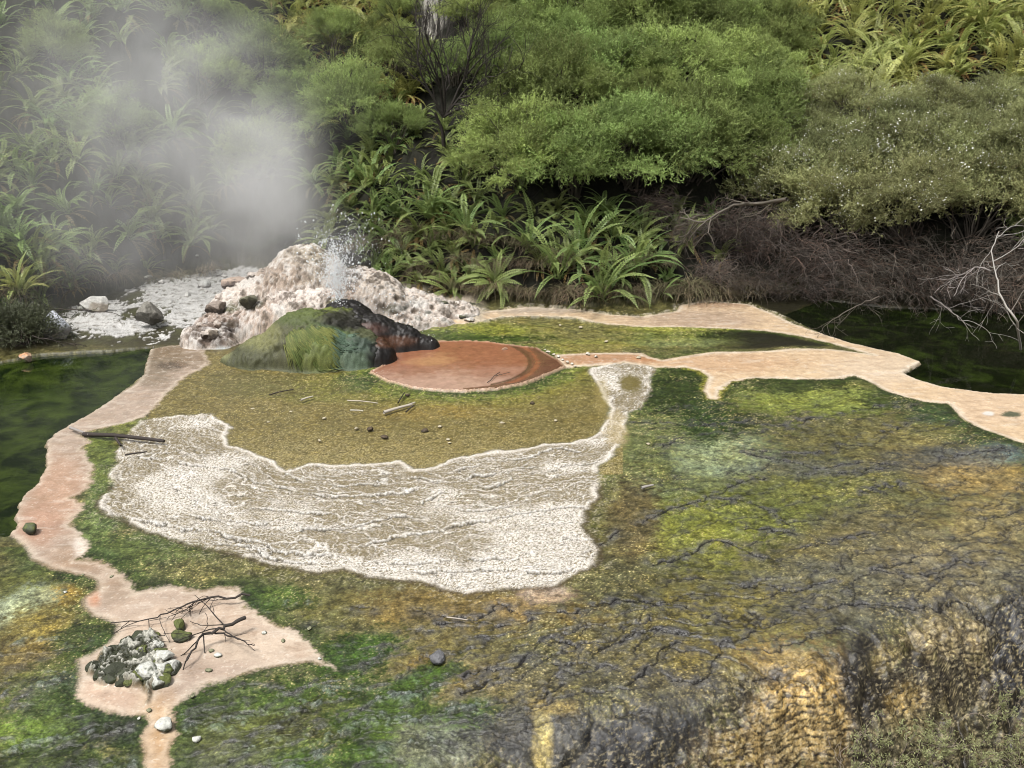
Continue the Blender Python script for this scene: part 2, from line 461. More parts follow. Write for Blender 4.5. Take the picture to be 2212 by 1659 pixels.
# inside the apron: smooth brown-olive flat, greener towards the pool
inner = (d_ap > 0) & (PY > 740) & (PY < 1020) & (PX > 330) & (PX < 1340)
wi = sstep(0, .05, d_ap) * ((PY > 742) & (PY < 1025) & (PX > 320) & (PX < 1345))
def mix(w, col):
    C[:] += w[:, None] * (alb(col) - C)
mix(wi * .9, (116, 102, 50))
dp = d_pool + .10 * n_md + .05 * n_hi
mix(wi * sstep(1.1, .45, dp) * .9, (122, 116, 40))
patch(950, 890, 150, 16, (150, 118, 44), .6)
mix(wi * sstep(.38, .22, dp) * .9, (104, 116, 40))
mix(sstep(.20, .04, dp) * flat * .92, (44, 74, 14))
patch(690, 840, 200, 30, (110, 116, 38), .8)
patch(560, 830, 140, 30, (84, 84, 44), .8)
patch(760, 830, 60, 22, (62, 84, 40), .8)
# green lens behind the pool
patch(1250, 715, 280, 36, (122, 114, 58), 1.0)
patch(1010, 716, 170, 22, (132, 134, 40), .95)
patch(940, 722, 130, 12, (66, 90, 18), .9)
patch(1060, 732, 140, 9, (48, 76, 14), .95)
patch(850, 690, 80, 18, (88, 96, 40), .9)
patch(1290, 745, 110, 14, (138, 132, 52), .85)
patch(1540, 722, 190, 26, (112, 120, 44), .9)
patch(1500, 710, 150, 9, (150, 150, 56), .8)
patch(1650, 722, 170, 11, (48, 68, 12), .95)
patch(1480, 740, 120, 10, (130, 140, 76), .7)
patch(1790, 740, 90, 8, (60, 74, 14), .9)
# dark green and yellow along the right stream's lower edge
mix(sstep(.22, .03, d_sr + .1 * n_md) * (PY > 795) * (PX > 1430) * .85, (46, 66, 14))
mix(sstep(.10, .02, d_sr + .05 * n_md) * (PY > 795) * (PX > 1470) * (PX < 1600) * .8, (140, 132, 30))
# left edge greens along the left stream
mix(sstep(.25, .03, d_sl + .12 * n_md) * (PY > 1180) * .7, (42, 72, 20))
# pale flecks that lie on the mats
n_f2 = perlin(X * 60, Y * 52, 16)
fle = sstep(.42, .66, .75 * n_f2 + .55 * n_uh + .35 * n_vh + .22 * n_lo + .2 * n_md)
fw = fle * flat * sstep(.0, .1, d_pl) * (.25 + .75 * sstep(-.3, .5, n_lo + .5 * n_md)) * np.where(PY > 1500, .6, 1)
C += (fw * .85)[:, None] * (alb((196, 176, 116)) - C)
dk = sstep(.4, .7, perlin(X * 26, Y * 26, 71) + .4 * n_uh) * flat
C *= (1 - .38 * dk)[:, None]
n_hue = fbm(X * 3.5, Y * 3.5, 66, 4, .65)
C *= np.clip(np.exp(.30 * n_hi + 1.15 * n_tx + .32 * n_vh + .15 * n_md), .25, 2.3)[:, None]
lum = C @ np.array([.3, .6, .1]); C += .10 * (lum[:, None] * np.array([1.0, 1.0, .9]) - C)
C *= np.stack([.95 + .13 * n_hue, .985 + .04 * n_hue, 1.06 - .22 * n_hue], 1)
C[:, 0] += .24 * np.clip(C[:, 1] - C[:, 0], 0, 1)
C *= 1.06
n_mm = fbm(X * 4.5, Y * 6.5, 77, 5, .68)
C *= (1.08 - .55 * sstep(.0, .45, n_mm) + .35 * sstep(.1, .5, -n_mm))[:, None]
C *= (1 - .30 * sstep(.05, .5, fbm(X * 30, Y * 30, 88, 3, .7)))[:, None]
R = np.full(len(X), .38) + .12 * n_hi
# relief
Z = Z + flat * (.018 * n_lo + .012 * n_md + .005 * n_hi + .0022 * n_vh)
# ---- terracettes: crooked steps that follow the contour
sdir = (.40, -.917)
s0 = X * sdir[0] + Y * sdir[1]
def steps(f, seed, warp=(.5, .16, .05), k=2.6, s_ref=-8.3):
    s = s0 + warp[0] * fbm(X * .5, Y * .5, seed, 2) + warp[1] * fbm(X * 1.9, Y * 1.9, seed + 3, 2) + warp[2] * fbm(X * 8, Y * 8, seed + 6, 3)
    ff = f * np.exp((s - s_ref) / k)
    phi = ff * k
    idn = np.floor(phi + .5); t = phi - idn
    return t / ff, idn, ff
zone_ok = flat * sstep(.02, .12, d_sr) * sstep(.02, .12, d_sl) * sstep(.03, .12, d_ap) * sstep(.05, .2, d_pl) * sstep(.05, .4, d_pool) * (1 - wi)
zone_ok *= np.where((PY < 842) & (PX < 1420), 0, 1) * sstep(820, 900, PY)
crack_amt = np.clip(.75 * sstep(1330, 1480, PX) + .8 * sstep(1290, 1420, PY + .1 * (PX - 1000)) + .35 * sstep(1250, 1330, PY), 0, 1)
crack_amt *= np.where((PX < 260) & (PY < 1380), .5, 1)
for f, seed, thr, hgt, wd in ((1.05, 100, -.22, .022, .022), (3.0, 140, -.12, .010, .011), (8.0, 180, -.02, .0045, .006)):
    d, idn, ff = steps(f, seed)
    pres = sstep(thr - .12, thr + .22, fbm(X * 1.1 + idn * 7.31, Y * .6 + idn * 3.7, seed + 20, 2) + .25 * (crack_amt - .5) + (.25 * cliff if f > 2 else 0))
    pres = pres * zone_ok * crack_amt * (1 - cliff) * sstep(16, 9, ff)
    jag = (.016 * n_hi + .009 * n_vh + .006 * n_uh) * (1 if f < 5 else .4)
    soft_l = .35 + .65 * sstep(820, 1250, PX)
    dd = d + jag
    rim = np.exp(-((dd + 1.2 * wd) / (1.6 * wd)) ** 2) * pres
    face = np.exp(-((dd - .5 * wd) / (.45 * wd)) ** 2) * pres
    wash = np.exp(-((dd + .5 * wd) / (3.2 * wd)) ** 2) * pres * sstep(-.3, .4, n_hi + .3 * n_vh)
    Z += .4 * hgt * (rim * (.8 + .5 * n_hi) - 1.2 * face)
    C += (wash * .62)[:, None] * (alb((98, 97, 95)) * (.75 + .25 * sstep(-.5, .5, n_tx))[:, None] - C)
    C += (np.clip(face * 1.3, 0, 1) * .85 * soft_l)[:, None] * (alb((30, 27, 24)) - C)
    R = R - .16 * wash
# ---- the larger cracks and ledges, traced where they run
CRACKS = [[(1486,914),(1557,914),(1622,906),(1666,914),(1720,914),(1786,892),(1894,870),(1938,873)],[(1372,911),(1443,908)],[(1378,982),(1421,963),(1470,949)],
 [(1601,963),(1677,974),(1758,971),(1840,955),(1905,930),(1976,903),(2019,897)],[(1617,974),(1677,987),(1758,1006),(1813,1001),(1884,995),(1949,995),(2030,982),(2112,968),(2188,963)],
 [(1296,1175),(1340,1137),(1405,1115),(1459,1088),(1524,1071),(1601,1039),(1677,1023),(1758,1012),(1840,1017),(1922,1006)],[(1421,1213),(1514,1186),(1541,1169),(1590,1167),(1622,1186),(1677,1208),(1731,1208)],
 [(1535,1069),(1601,1077),(1655,1093),(1699,1126),(1758,1131),(1840,1120),(1889,1115)],[(1601,1134),(1677,1140),(1731,1145),(1786,1161),(1840,1156),(1878,1145)],[(1514,1267),(1601,1262),(1644,1254),(1688,1267),(1742,1262),(1813,1246)],
 [(1867,1058),(1949,1039)],[(1894,1221),(1998,1235),(2030,1221),(2068,1202),(2139,1207)],[(1296,1300),(1329,1286),(1432,1300),(1541,1305)],[(1296,1387),(1350,1365),(1421,1354),(1459,1360),(1535,1360)],
 [(1530,1452),(1557,1390),(1650,1333),(1698,1305),(1829,1300),(1954,1292)],[(1530,1452),(1480,1462),(1432,1447)],[(757,1295),(830,1309),(895,1306),(954,1320),(1008,1335),(1056,1324),(1077,1302),(1121,1313),(1183,1317),(1245,1324),(1260,1306),(1329,1291)],
 [(946,1338),(1019,1338),(1077,1342),(1165,1327)],[(1019,1375),(1056,1371),(1121,1364),(1150,1371)],[(1005,1448),(1037,1435),(1103,1439),(1158,1404),(1201,1375),(1245,1382)],[(1012,1477),(1056,1459),(1085,1448)],
 [(1114,1506),(1154,1488),(1201,1473),(1231,1459)],[(1209,1448),(1256,1470),(1296,1462),(1318,1484),(1340,1502),(1376,1510)],[(1318,1484),(1358,1459),(1413,1426),(1428,1397),(1469,1382)],[(1201,1426),(1256,1419),(1304,1426)],[(1278,1393),(1329,1371),(1365,1357),(1420,1357)],
 [(1954,1292),(2030,1290),(2080,1268),(2139,1290),(2212,1265)],[(1640,1440),(1740,1418),(1826,1400),(1836,1440)]]
GREYS = [[(620,1652),(667,1634),(704,1615)],[(704,1594),(736,1575),(778,1553)],[(532,1601),(583,1590),(638,1572)],[(685,1502),(729,1488),(778,1484)],[(412,1561),(474,1557),(529,1550)],[(540,1302),(600,1300),(680,1294)],
 [(960,1520),(1000,1508),(1050,1500)],[(800,1500),(860,1488),(900,1478)],[(900,1470),(940,1478),(970,1500)],[(20,1480),(90,1470),(160,1450)],[(10,1620),(80,1590),(190,1570)],[(0,1400),(60,1380),(150,1375)],[(820,1600),(880,1580),(940,1570)],[(250,1650),(300,1640)],[(560,1540),(640,1520),(700,1510)],[(820,1540),(900,1530)]]
LEDGES = [[(233,1090),(350,1130),(450,1150),(520,1165),(600,1186),(700,1192),(780,1176),(850,1150),(930,1140),(1010,1125),(1100,1110),(1180,1095),(1285,1088)],[(385,1163),(470,1170),(560,1192),(640,1206),(700,1208)],
 [(600,1012),(680,1035),(740,1042),(815,1042),(818,1010),(880,1005),(960,1018),(1040,1000),(1120,985),(1240,965)],[(560,1092),(690,1102),(800,1087),(900,1077),(1000,1052),(1100,1034),(1200,1012),(1285,990)],[(300,985),(420,1000),(500,1010),(590,1046),(700,1062),(820,1070),(900,1050)],
 [(830,1210),(960,1205),(1080,1195),(1180,1210),(1270,1190)],[(900,1232),(1010,1225),(1120,1232),(1230,1220)],[(880,1030),(960,1035),(1060,1022),(1180,1000)],[(420,1110),(540,1130),(680,1140),(820,1120),(940,1100),(1060,1085),(1200,1060)]]
def trace(lines, x, y, far):
    """distance to the nearest traced line, and on which side: positive downhill (towards the viewer)"""
    out = np.full(x.shape, far); side = np.ones(x.shape)
    for ln in lines:
        pw = Wl(ln); lo = pw.min(0) - far; hi = pw.max(0) + far
        idx = np.nonzero((x > lo[0]) & (x < hi[0]) & (y > lo[1]) & (y < hi[1]))[0]
        X_ = x[idx]; Y_ = y[idx]; best = out[idx]; sg = side[idx]
        for a, b in zip(pw[:-1], pw[1:]):
            e = b - a; ll = e @ e + 1e-12
            t = np.clip(((X_ - a[0]) * e[0] + (Y_ - a[1]) * e[1]) / ll, 0, 1)
            dx = X_ - a[0] - e[0] * t; dy = Y_ - a[1] - e[1] * t
            d = np.sqrt(dx * dx + dy * dy); m = d < best
            best = np.where(m, d, best); sg = np.where(m, np.where(dy < 0, 1.0, -1.0), sg)
        out[idx] = best; side[idx] = sg
    return out, side
kx = X + .07 * n_md + .035 * n_hi + .016 * n_vh; ky = Y + .07 * fbm(X * 2, Y * 2, 811, 2) + .035 * fbm(X * 9, Y * 9, 815, 2) + .014 * n_vh
d_, s_ = trace(CRACKS, kx, ky, .25)
brk = sstep(-.45, .0, fbm(X * 1.6, Y * 1.6, 821, 2)) * flat
wdv = .013 * (1 + .8 * n_md).clip(.4, 2)
rim = np.exp(-((d_ * s_ + 1.3 * wdv) / (1.5 * wdv)) ** 2) * brk; face = np.exp(-((d_ * s_ - .2 * wdv) / (.6 * wdv)) ** 2) * brk
wash = np.exp(-(d_ / (.045 + .05 * (.5 + .5 * n_md).clip(0, 1.2))) ** 2) * brk * sstep(-.35, .25, n_hi + .5 * n_tx)
Z += .007 * (rim * (.8 + .5 * n_hi) - 1.6 * face)
C += (wash * .75)[:, None] * (alb((96, 95, 96)) * (.7 + .5 * sstep(-.5, .5, n_tx))[:, None] - C)
C += (np.clip(face * 1.4, 0, 1) * .9)[:, None] * (alb((22, 20, 18)) - C)
R = R - .15 * wash
d_, s_ = trace(GREYS, kx, ky, .3)
wash = np.exp(-(d_ / .055) ** 2) * flat * sstep(-.1, .45, n_hi + .6 * n_tx) * sstep(.02, .06, d_sl)
C += (wash * .6)[:, None] * (alb((104, 118, 106)) * (.7 + .5 * sstep(-.5, .5, n_tx))[:, None] - C)
R = R - .18 * wash; Z += .012 * wash
# ---- apron of white sinter: rims round the pool
pc = W(1010, 800)
rr = np.hypot((X - pc[0]) * .93, Y - pc[1])
ap = sstep(.03, -.04, d_ap + .05 * n_vh + .03 * n_hi)
apx = sstep(-.02, -.6, d_ap)
patchn = fbm(X * 1.1, Y * 1.1, 301, 3)
C += (ap * .92)[:, None] * (alb((136, 122, 92)) * (1 + .35 * n_tx)[:, None] - C)
white_in = sstep(-.25, .35, patchn + .55 * np.exp(-(((PX - 430) / 120) ** 2 + ((PY - 1060) / 55) ** 2)) + .75 * np.exp(-(((PX - 1150) / 160) ** 2 + ((PY - 1165) / 50) ** 2)) + .4 * sstep(1180, 1240, PY) - .15)
mott = sstep(-.22, .30, n_vh * .6 + n_uh * .75 + .30 * (white_in - .45) + .22 * n_hi)
C += (ap * mott * (.26 + .60 * white_in))[:, None] * (alb((238, 232, 222)) * 1.15 - C)
for f, seed, hgt, wd, amt in ((1.5, 330, .014, .012, .8), (3.4, 350, .008, .009, .9), (7.5, 370, .004, .006, 1.0), (14, 390, .002, .005, .9), (24, 410, .001, .004, .7)):
    s = rr + .35 * fbm(X * .7, Y * .7, seed, 2) + .14 * fbm(X * 2.4, Y * 2.4, seed + 3, 2) + .045 * fbm(X * 9, Y * 9, seed + 6, 3)
    phi = s * f; idn = np.floor(phi + .5); d = (phi - idn) / f + .01 * n_hi + .006 * n_vh
    pres = sstep(-.25, .2, fbm(X * .9 + idn * 5.1, Y * .9 + idn * 2.3, seed + 9, 2)) * ap * amt
    rim = np.exp(-((d + wd) / (1.25 * wd)) ** 2) * pres
    face = np.exp(-((d - .45 * wd) / (.6 * wd)) ** 2) * pres
    Z += hgt * (rim * (.85 + .5 * n_hi + .25 * n_vh) - .5 * face)
    C += (np.clip(rim * (1.0 + .5 * n_vh), 0, 1) * .8)[:, None] * (alb((242, 236, 226)) * 1.15 - C)
    C += (face * .85)[:, None] * (alb((66, 57, 38)) - C)  # riser below each rim darkened: its shade is put into the colour
Z += ap * (.0022 * n_vh + .001 * n_uh + .004 * n_hi)
d_, s_ = trace(LEDGES, kx + .06 * n_md + .03 * n_hi + .012 * n_uh, ky + .10 * fbm(X * 1.4, Y * 1.4, 841, 2) + .03 * n_hi + .012 * n_vh, .3)
lp = ap * sstep(-.35, .25, fbm(X * 2.3, Y * 2.3, 831, 3) + .1) * sstep(-.8, .1, n_vh + .6 * n_uh + .2)
rim = np.exp(-((d_ * s_ + .012) / .015) ** 2) * lp; face = np.exp(-((d_ * s_ - .012) / .010) ** 2) * lp
Z += .014 * (rim * (.8 + .5 * n_hi + .3 * n_vh) - face)
C += (np.clip(rim * (.9 + .8 * n_vh), 0, 1) * .9)[:, None] * (alb((246, 242, 234)) - C)
C += (np.clip(face * 1.3, 0, 1) * .85)[:, None] * (alb((54, 46, 30)) - C)  # dark line under each ledge: its shadow painted into the colour
halo = sstep(.28, .0, d_ap + .12 * n_md) * (1 - ap) * (PY > 1000) * sstep(.25, .5, n_vh * .6 + n_uh * .6 + .5 * n_hi)
C += (halo * .55)[:, None] * (alb((226, 214, 190)) - C)
edge_w = np.exp(-((d_ap + .02) / .028) ** 2) * np.maximum(sstep(-.2, .5, n_md + .6 * n_hi + .4 * n_vh + .1), .9 * ((PX > 470) & (PX < 1330) & (PY < 1020)))
C += (edge_w * .9)[:, None] * (alb((240, 232, 220)) - C)
Z += .010 * edge_w * (1 + .25 * n_vh)
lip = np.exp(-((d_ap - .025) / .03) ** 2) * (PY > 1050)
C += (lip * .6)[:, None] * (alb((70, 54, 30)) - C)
patch(1362, 828, 26, 22, (112, 100, 48), .95, .4)
patch(1300, 855, 16, 40, (168, 150, 92), .5, .6)
patch(1330, 930, 26, 40, (196, 176, 128), .5, .6)
R = np.where(ap > .5, .62, R)
gul = np.abs(perlin(X * 1.5 + .5 * fbm(X * 2, Y * 3, 451, 2), Y * .5, 455))
# ---- cliff: wet, lumpy, closely stepped
cl2 = cliff * flat
lump = billow(X * 2.6, Y * 3.4, 401, 3)
Z += cl2 * (.17 * (lump - .3) - .10 * sstep(.24, .0, gul) + .03 * fbm(X * 6, Y * 6, 411, 2) ) + .22 * cl2 * np.exp(-((PX - 1735) / 95) ** 2 - ((PY - 1540) / 110) ** 2) + .08 * cl2 * np.exp(-((PX - 2060) / 110) ** 2 - ((PY - 1400) / 70) ** 2)
wz = -Z + .06 * fbm(X * 2.5, Y * 2.5, 431, 2) + .022 * fbm(X * 11, Z * 16, 437, 3)
tt = wz * 21; tt = tt - np.floor(tt)
lump2 = billow(X * 8 + .4 * n_hi, Z * 22, 421, 3)
crv = sstep(.30, .09, lump2 + .08 * n_tx) * .95; cfl = fbm(X * 28, Z * 62, 441, 2)
C += (cl2 * sstep(.14, .02, gul) * .75)[:, None] * (alb((44, 40, 34)) - C)
C += (cl2 * crv * .8)[:, None] * (alb((40, 34, 26)) - C)
C += (cl2 * sstep(.62, .9, tt + .25 * n_tx) * sstep(-.35, .15, n_hi + .5 * n_md + .1) * .92)[:, None] * (alb((34, 28, 20)) - C)
C += (cl2 * sstep(.12, .45, cfl) * (1 - crv) * .5)[:, None] * (alb((222, 204, 160)) - C)
R = R - .14 * cl2
C += (wi * sstep(.3, .7, dp) * .40)[:, None] * (alb((130, 116, 66)) * np.exp(.6 * n_tx + .25 * n_mm)[:, None] - C)
C += (wi * sstep(.25, .5, .75 * n_f2 + .55 * n_uh + .35 * n_vh + .3 * sstep(900, 990, PY) - .1) * .7)[:, None] * (alb((206, 190, 140)) - C)
# ---- streams
inl = sstep(.032, -.032, d_sl + .02 * n_vh + .018 * n_hi); inr = sstep(.028, -.028, d_sr + .016 * n_vh + .018 * n_hi)
ripple = fbm(X * 5, Y * 5, 501, 3)
def lay(w, col): C[:] += w[:, None] * (alb(col) - C)
lay(inl, (188, 168, 150))
def spatch(mask, cx, cy, rx, ry, col, s=.85):
    r = np.sqrt(((PX - cx) / rx) ** 2 + ((PY - cy) / ry) ** 2) + .35 * ns
    lay(mask * s * sstep(1.3, .4, r), col)
spatch(inl, 390, 760, 110, 40, (132, 112, 88))
spatch(inl, 330, 800, 60, 40, (126, 112, 92), .7)
spatch(inl, 370, 790, 40, 10, (88, 76, 66), .7)
spatch(inl, 130, 1060, 80, 80, (196, 160, 134))
spatch(inl, 80, 1130, 60, 50, (194, 156, 132))
spatch(inl, 180, 1215, 90, 40, (176, 150, 126))
spatch(inl, 250, 1270, 50, 50, (182, 160, 138))
spatch(inl, 200, 1290, 20, 26, (200, 142, 108))
spatch(inl, 440, 1350, 230, 80, (212, 190, 168), .9)
spatch(inl, 560, 1400, 160, 40, (220, 200, 178), .8)
spatch(inl, 230, 1500, 90, 50, (214, 186, 162), .9)
spatch(inl, 340, 1600, 60, 120, (204, 168, 126), .9)
spatch(inl, 175, 1180, 18, 30, (236, 224, 210), .8)
lay(inr, (226, 198, 162))
spatch(inr, 1300, 772, 150, 18, (188, 142, 110))
spatch(inr, 1560, 785, 200, 26, (212, 176, 140), .8)
spatch(inr, 1500, 690, 160, 24, (196, 172, 148), .9)
spatch(inr, 1150, 668, 160, 14, (196, 180, 160), .9)
spatch(inr, 1560, 656, 80, 14, (158, 124, 100), .6)
spatch(inr, 1900, 800, 120, 40, (230, 208, 180), .8)
spatch(inr, 2130, 880, 130, 50, (226, 198, 166), .8)
spatch(inr, 1400, 776, 50, 8, (190, 138, 100), .8)
for m, d in ((inl, d_sl), (inr, d_sr)):
    w = m * sstep(-.10, -.015, d + .03 * n_hi)
    lay(w * np.where(m is inr, .75, .35), (240, 226, 204))
    lay(np.exp(-((d - .0) / .012) ** 2) * np.clip(sstep(.05, -.05, d), 0, 1) * .0, (0, 0, 0))
C *= (1 + (inl + inr) * (.14 * ripple + .12 * n_hi + .12 * n_tx))[:, None]
fl = (inl + inr) * sstep(.45, .7, n_vh + .4 * n_hi)
lay(fl * .35, (246, 236, 220))
lay((inl + inr) * sstep(.06, .0, np.abs(fbm(X * 4 + .4 * n_hi, Y * 6, 507, 3))) * .28, (150, 122, 98))
Z = np.where(d_sl < .05, Z * (1 - inl * .75) - .022 * inl, Z)
Z = np.where(d_sr < .05, Z * (1 - inr * .75) - .022 * inr, Z)
Z += (inl + inr) * (.003 * ripple + .0015 * n_hi)
strk = fbm(X * 2.2 + .8 * n_md, Y * 7 + .8 * n_md, 505, 4, .65)
lay((inl + inr) * sstep(.15, .5, strk) * .30, (170, 140, 112)); lay((inl + inr) * sstep(.2, .55, -strk) * .3, (240, 228, 212))
R = np.where((inl + inr) > .5, .22 + .1 * ripple, R)
# white and dark islet at the far right of the stream
patch(2185, 895, 22, 7, (70, 84, 66), .9, .3); patch(2135, 893, 12, 5, (236, 232, 224), .9, .3)
# ---- pond beds
pl = sstep(.03, -.06, np.maximum(d_pl, -d_sl)) * flat; pr = sstep(.04, -.08, np.maximum(d_pr, -d_sr)) * flat
lay(pl, (44, 56, 22)); lay(pr, (24, 32, 14))
Z -= .16 * pl + .14 * pr
# ---- hot pool
ip = sstep(.012, -.012, d_pool)
lay(ip, (166, 120, 96))
ell = np.sqrt(((PX - 985) / 165) ** 2 + ((PY - 786) / 56) ** 2)
sw = fbm(X * 1.6 + .8 * ripple, Y * 3.4, 551, 3)
lay(ip * sstep(.2, -.6, (PY - 800) / 40 + .5 * sw) * .65, (158, 100, 68))
lay(ip * sstep(795, 832, PY + 14 * sw) * .85, (198, 164, 144))
lay(ip * sstep(.9, .2, np.sqrt(((PX - 930) / 80) ** 2 + ((PY - 782) / 22) ** 2) + .5 * sw) * .6, (208, 160, 116))
lay(ip * sstep(.96, 1.02, ell + .03 * n_hi) * (PX > 1000) * .9, (112, 78, 60))
lay(ip * np.exp(-((ell - .97) / .035) ** 2) * (PX > 1060) * .8, (84, 62, 44))
lay(ip * np.exp(-((ell - 1.06) / .04) ** 2) * (PX > 1090) * (PY < 830) * .7, (164, 106, 74))
C *= (1 + ip * .10 * (sw + n_hi))[:, None]
lay(ip * sstep(.5, .75, n_vh + .3 * n_uh + .3 * sw) * sstep(860, 800, PX) * .7, (240, 226, 214))
rimp = np.exp(-((d_pool + .004) / .016) ** 2)
lay(rimp * .8 * flat, (224, 190, 160))
Z = np.where(ip > .02, Z * (1 - ip) + (-.008 + .0012 * sw) * ip, Z) + .022 * rimp
R = np.where(ip > .5, .12, R)
# ---- white flats and dark wet litter on the left, below the steam
lw = sstep(720, 640, PX) * sstep(772, 735, PY) * flat * (1 - pl) * (1 - inl)
lay(lw * .95, (66, 62, 46))
lay(lw * sstep(.0, .4, n_md + .4 * n_hi) * .8, (84, 84, 54))
def wpatch(cx, cy, rx, ry, s=1.0):
    r = np.sqrt(((PX - cx) / rx) ** 2 + ((PY - cy) / ry) ** 2) + 1.0 * n_md + .9 * n_hi
    w = sstep(1.05, .92, r) * sstep(.9, 1.0, flat) * s * (1 - pl) * (1 - inl)
    lay(w, (214, 212, 208)); lay(w * sstep(.1, .5, n_hi + .4 * n_vh) * .7, (120, 112, 98))
    return w
ww = wpatch(420, 640, 120, 66) + wpatch(500, 592, 80, 28) + wpatch(215, 690, 60, 34) + wpatch(250, 706, 80, 22) + wpatch(185, 640, 20, 8, .6)
Z += np.clip(ww, 0, 1) * (.03 + .04 * n_md + .015 * n_hi)
rw = sstep(1060, 1030, PX) * sstep(700, 720, PX) * flat * sstep(702, 690, PY + 10 * n_md)
lay(rw * .95, (206, 192, 172)); lay(rw * sstep(.15, .35, n_md + .6 * n_hi) * .9, (58, 62, 40))
Z += rw * (.05 + .06 * n_md + .02 * n_hi)
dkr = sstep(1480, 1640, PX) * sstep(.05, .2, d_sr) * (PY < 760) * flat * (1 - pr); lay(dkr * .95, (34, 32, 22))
dki = sstep(.03, -.03, d_isle) ; lay(dki * .9, (58, 60, 44)); lay(dki * sstep(.0, .25, n_hi + .4 * n_vh + .3 * sstep(290, 350, PX) - .1) * .8, (206, 204, 190)); Z += dki * (.05 + .05 * n_hi + .02 * n_vh)
# foot of the bank: crusty pale edge along the upper stream
fe = np.exp(-((d_sr - .06) / .05) ** 2) * (PY < 700) * (PX > 1000) * sstep(-.1, .3, n_hi + .5 * n_vh)
lay(fe * .7, (196, 186, 168)); Z += fe * .03
# ---- the bank itself: dark soil under the plants, one bare white scar high up
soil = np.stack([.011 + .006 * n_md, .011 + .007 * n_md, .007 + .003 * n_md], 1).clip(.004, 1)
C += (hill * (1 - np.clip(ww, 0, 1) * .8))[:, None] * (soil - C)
sc = sstep(1.15, .75, np.sqrt(((PX - 925) / 36) ** 2 + ((PY - 20) / 60) ** 2) + .6 * n_md) * hill
lay(sc * sstep(-.35, .25, n_hi + .5 * n_md), (176, 172, 162))
Z += hill * (.25 * n_lo + .12 * n_md + .03 * n_hi)
R = np.where(hill > .5, .9, R)

stn = np.exp(-((d_sl + .02 * n_hi) / .02) ** 2) + np.exp(-((d_sr + .015 * n_hi) / .018) ** 2)
lay(np.clip(stn * sstep(-.1, .4, n_md + .6 * n_hi) * .45, 0, 1) * flat, (120, 96, 56))
C = np.clip(C, .003, .88); R = np.clip(R, .12, .95)
VV = np.stack([X, Y, Z], 1)
nr = len(rows)
ii = (np.arange(nr - 1)[:, None] * NX + np.arange(NX - 1)[None]).ravel()
QF = np.stack([ii, ii + 1, ii + NX + 1, ii + NX], 1)
zone = np.zeros(len(X), int)
zone[ap > .5] = 1; zone[inl > .5] = 2; zone[inr > .5] = 3; zone[ip > .5] = 4; zone[hill > .5] = 5
fz = zone[QF[:, 0]]
TINT = np.concatenate([C, R[:, None]], 1)
def land(name, k, mat):
    F = QF[fz == k]
    used, inv = np.unique(F, return_inverse=True)
    return mesh_np(name, VV[used], inv.reshape(-1, 4), mat, None, TINT[used])
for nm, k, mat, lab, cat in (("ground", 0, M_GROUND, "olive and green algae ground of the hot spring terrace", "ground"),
                        ("sinter_terrace", 1, M_SINTER, "white crusted sinter apron of stepped rims below the orange pool", "terrace"),
                        ("stream_bed", 2, M_STREAM, "pinkish stream winding down past the white apron's far side", "stream"),
                        ("stream_bed", 3, M_STREAM, "cream and orange stream flowing out of the orange pool", "stream"),
                        ("pool", 4, M_POOL, "round orange hot pool beside the mossy cone", "pool"),
                        ("hillside", 5, M_SOIL, "dark steep bank under the ferns and shrubs", "hillside")):
    tag(land(nm, k, mat), lab, cat, kind="structure")

# ------------------------------------------------------------------ pond water
def water_mat(name, c1, c2, rough=.07, scale=2.2, thr=(.42, .62)):
    m, nt, out = new_mat(name); L = nt.links
    tc = N(nt, "ShaderNodeTexCoord")
    n1 = N(nt, "ShaderNodeTexNoise", i_Scale=scale, i_Detail=7.0, i_Roughness=.68, i_Distortion=.6)
    L.new(tc.outputs['Object'], n1.inputs['Vector'])
    cr = N(nt, "ShaderNodeValToRGB")
    cr.color_ramp.elements[0].position = thr[0]; cr.color_ramp.elements[0].color = (*c1, 1)
    cr.color_ramp.elements[1].position = thr[1]; cr.color_ramp.elements[1].color = (*c2, 1)
    L.new(n1.outputs['Fac'], cr.inputs[0])
    n2 = N(nt, "ShaderNodeTexNoise", i_Scale=9.0, i_Detail=2.0)
    L.new(tc.outputs['Object'], n2.inputs['Vector'])
    bp = N(nt, "ShaderNodeBump"); bp.inputs['Strength'].default_value = .10; bp.inputs['Distance'].default_value = .02
    L.new(n2.outputs['Fac'], bp.inputs['Height'])
    b = N(nt, "ShaderNodeBsdfPrincipled"); b.inputs['Roughness'].default_value = rough
    b.inputs['IOR'].default_value = 1.33
    L.new(cr.outputs[0], b.inputs['Base Color']); L.new(bp.outputs[0], b.inputs['Normal'])
    L.new(b.outputs[0], out.inputs['Surface'])
    return m
M_PONDL = water_mat("green_pond", tuple(alb((20, 32, 12))), tuple(alb((60, 74, 28))))
M_PONDR = water_mat("dark_pond", tuple(alb((18, 24, 10))), tuple(alb((52, 66, 24))), .05, 1.6, (.5, .72))
def pond(name, pts, z, mat, label):
    w = np.array([list(W(*p)) + [z] for p in pts])
    o = mesh_np(name, w, [np.arange(len(w))[None]], mat)
    return tag(o, label, "pond", kind="structure")
pond("pond_water", [(470, 790), (460, 735), (240, 735), (-100, 745), (-500, 790), (-500, 1180), (60, 1160), (130, 1000), (300, 880)], -.075, M_PONDL, "dark green pond water beside the pinkish stream")
pond("pond_water", [(1660, 660), (1750, 625), (1900, 625), (2212, 640), (3400, 690), (3400, 890), (2900, 872), (2212, 850), (1980, 822), (1900, 770), (1750, 712)], -.075, M_PONDR, "dark pond water under the overhanging dead twigs")
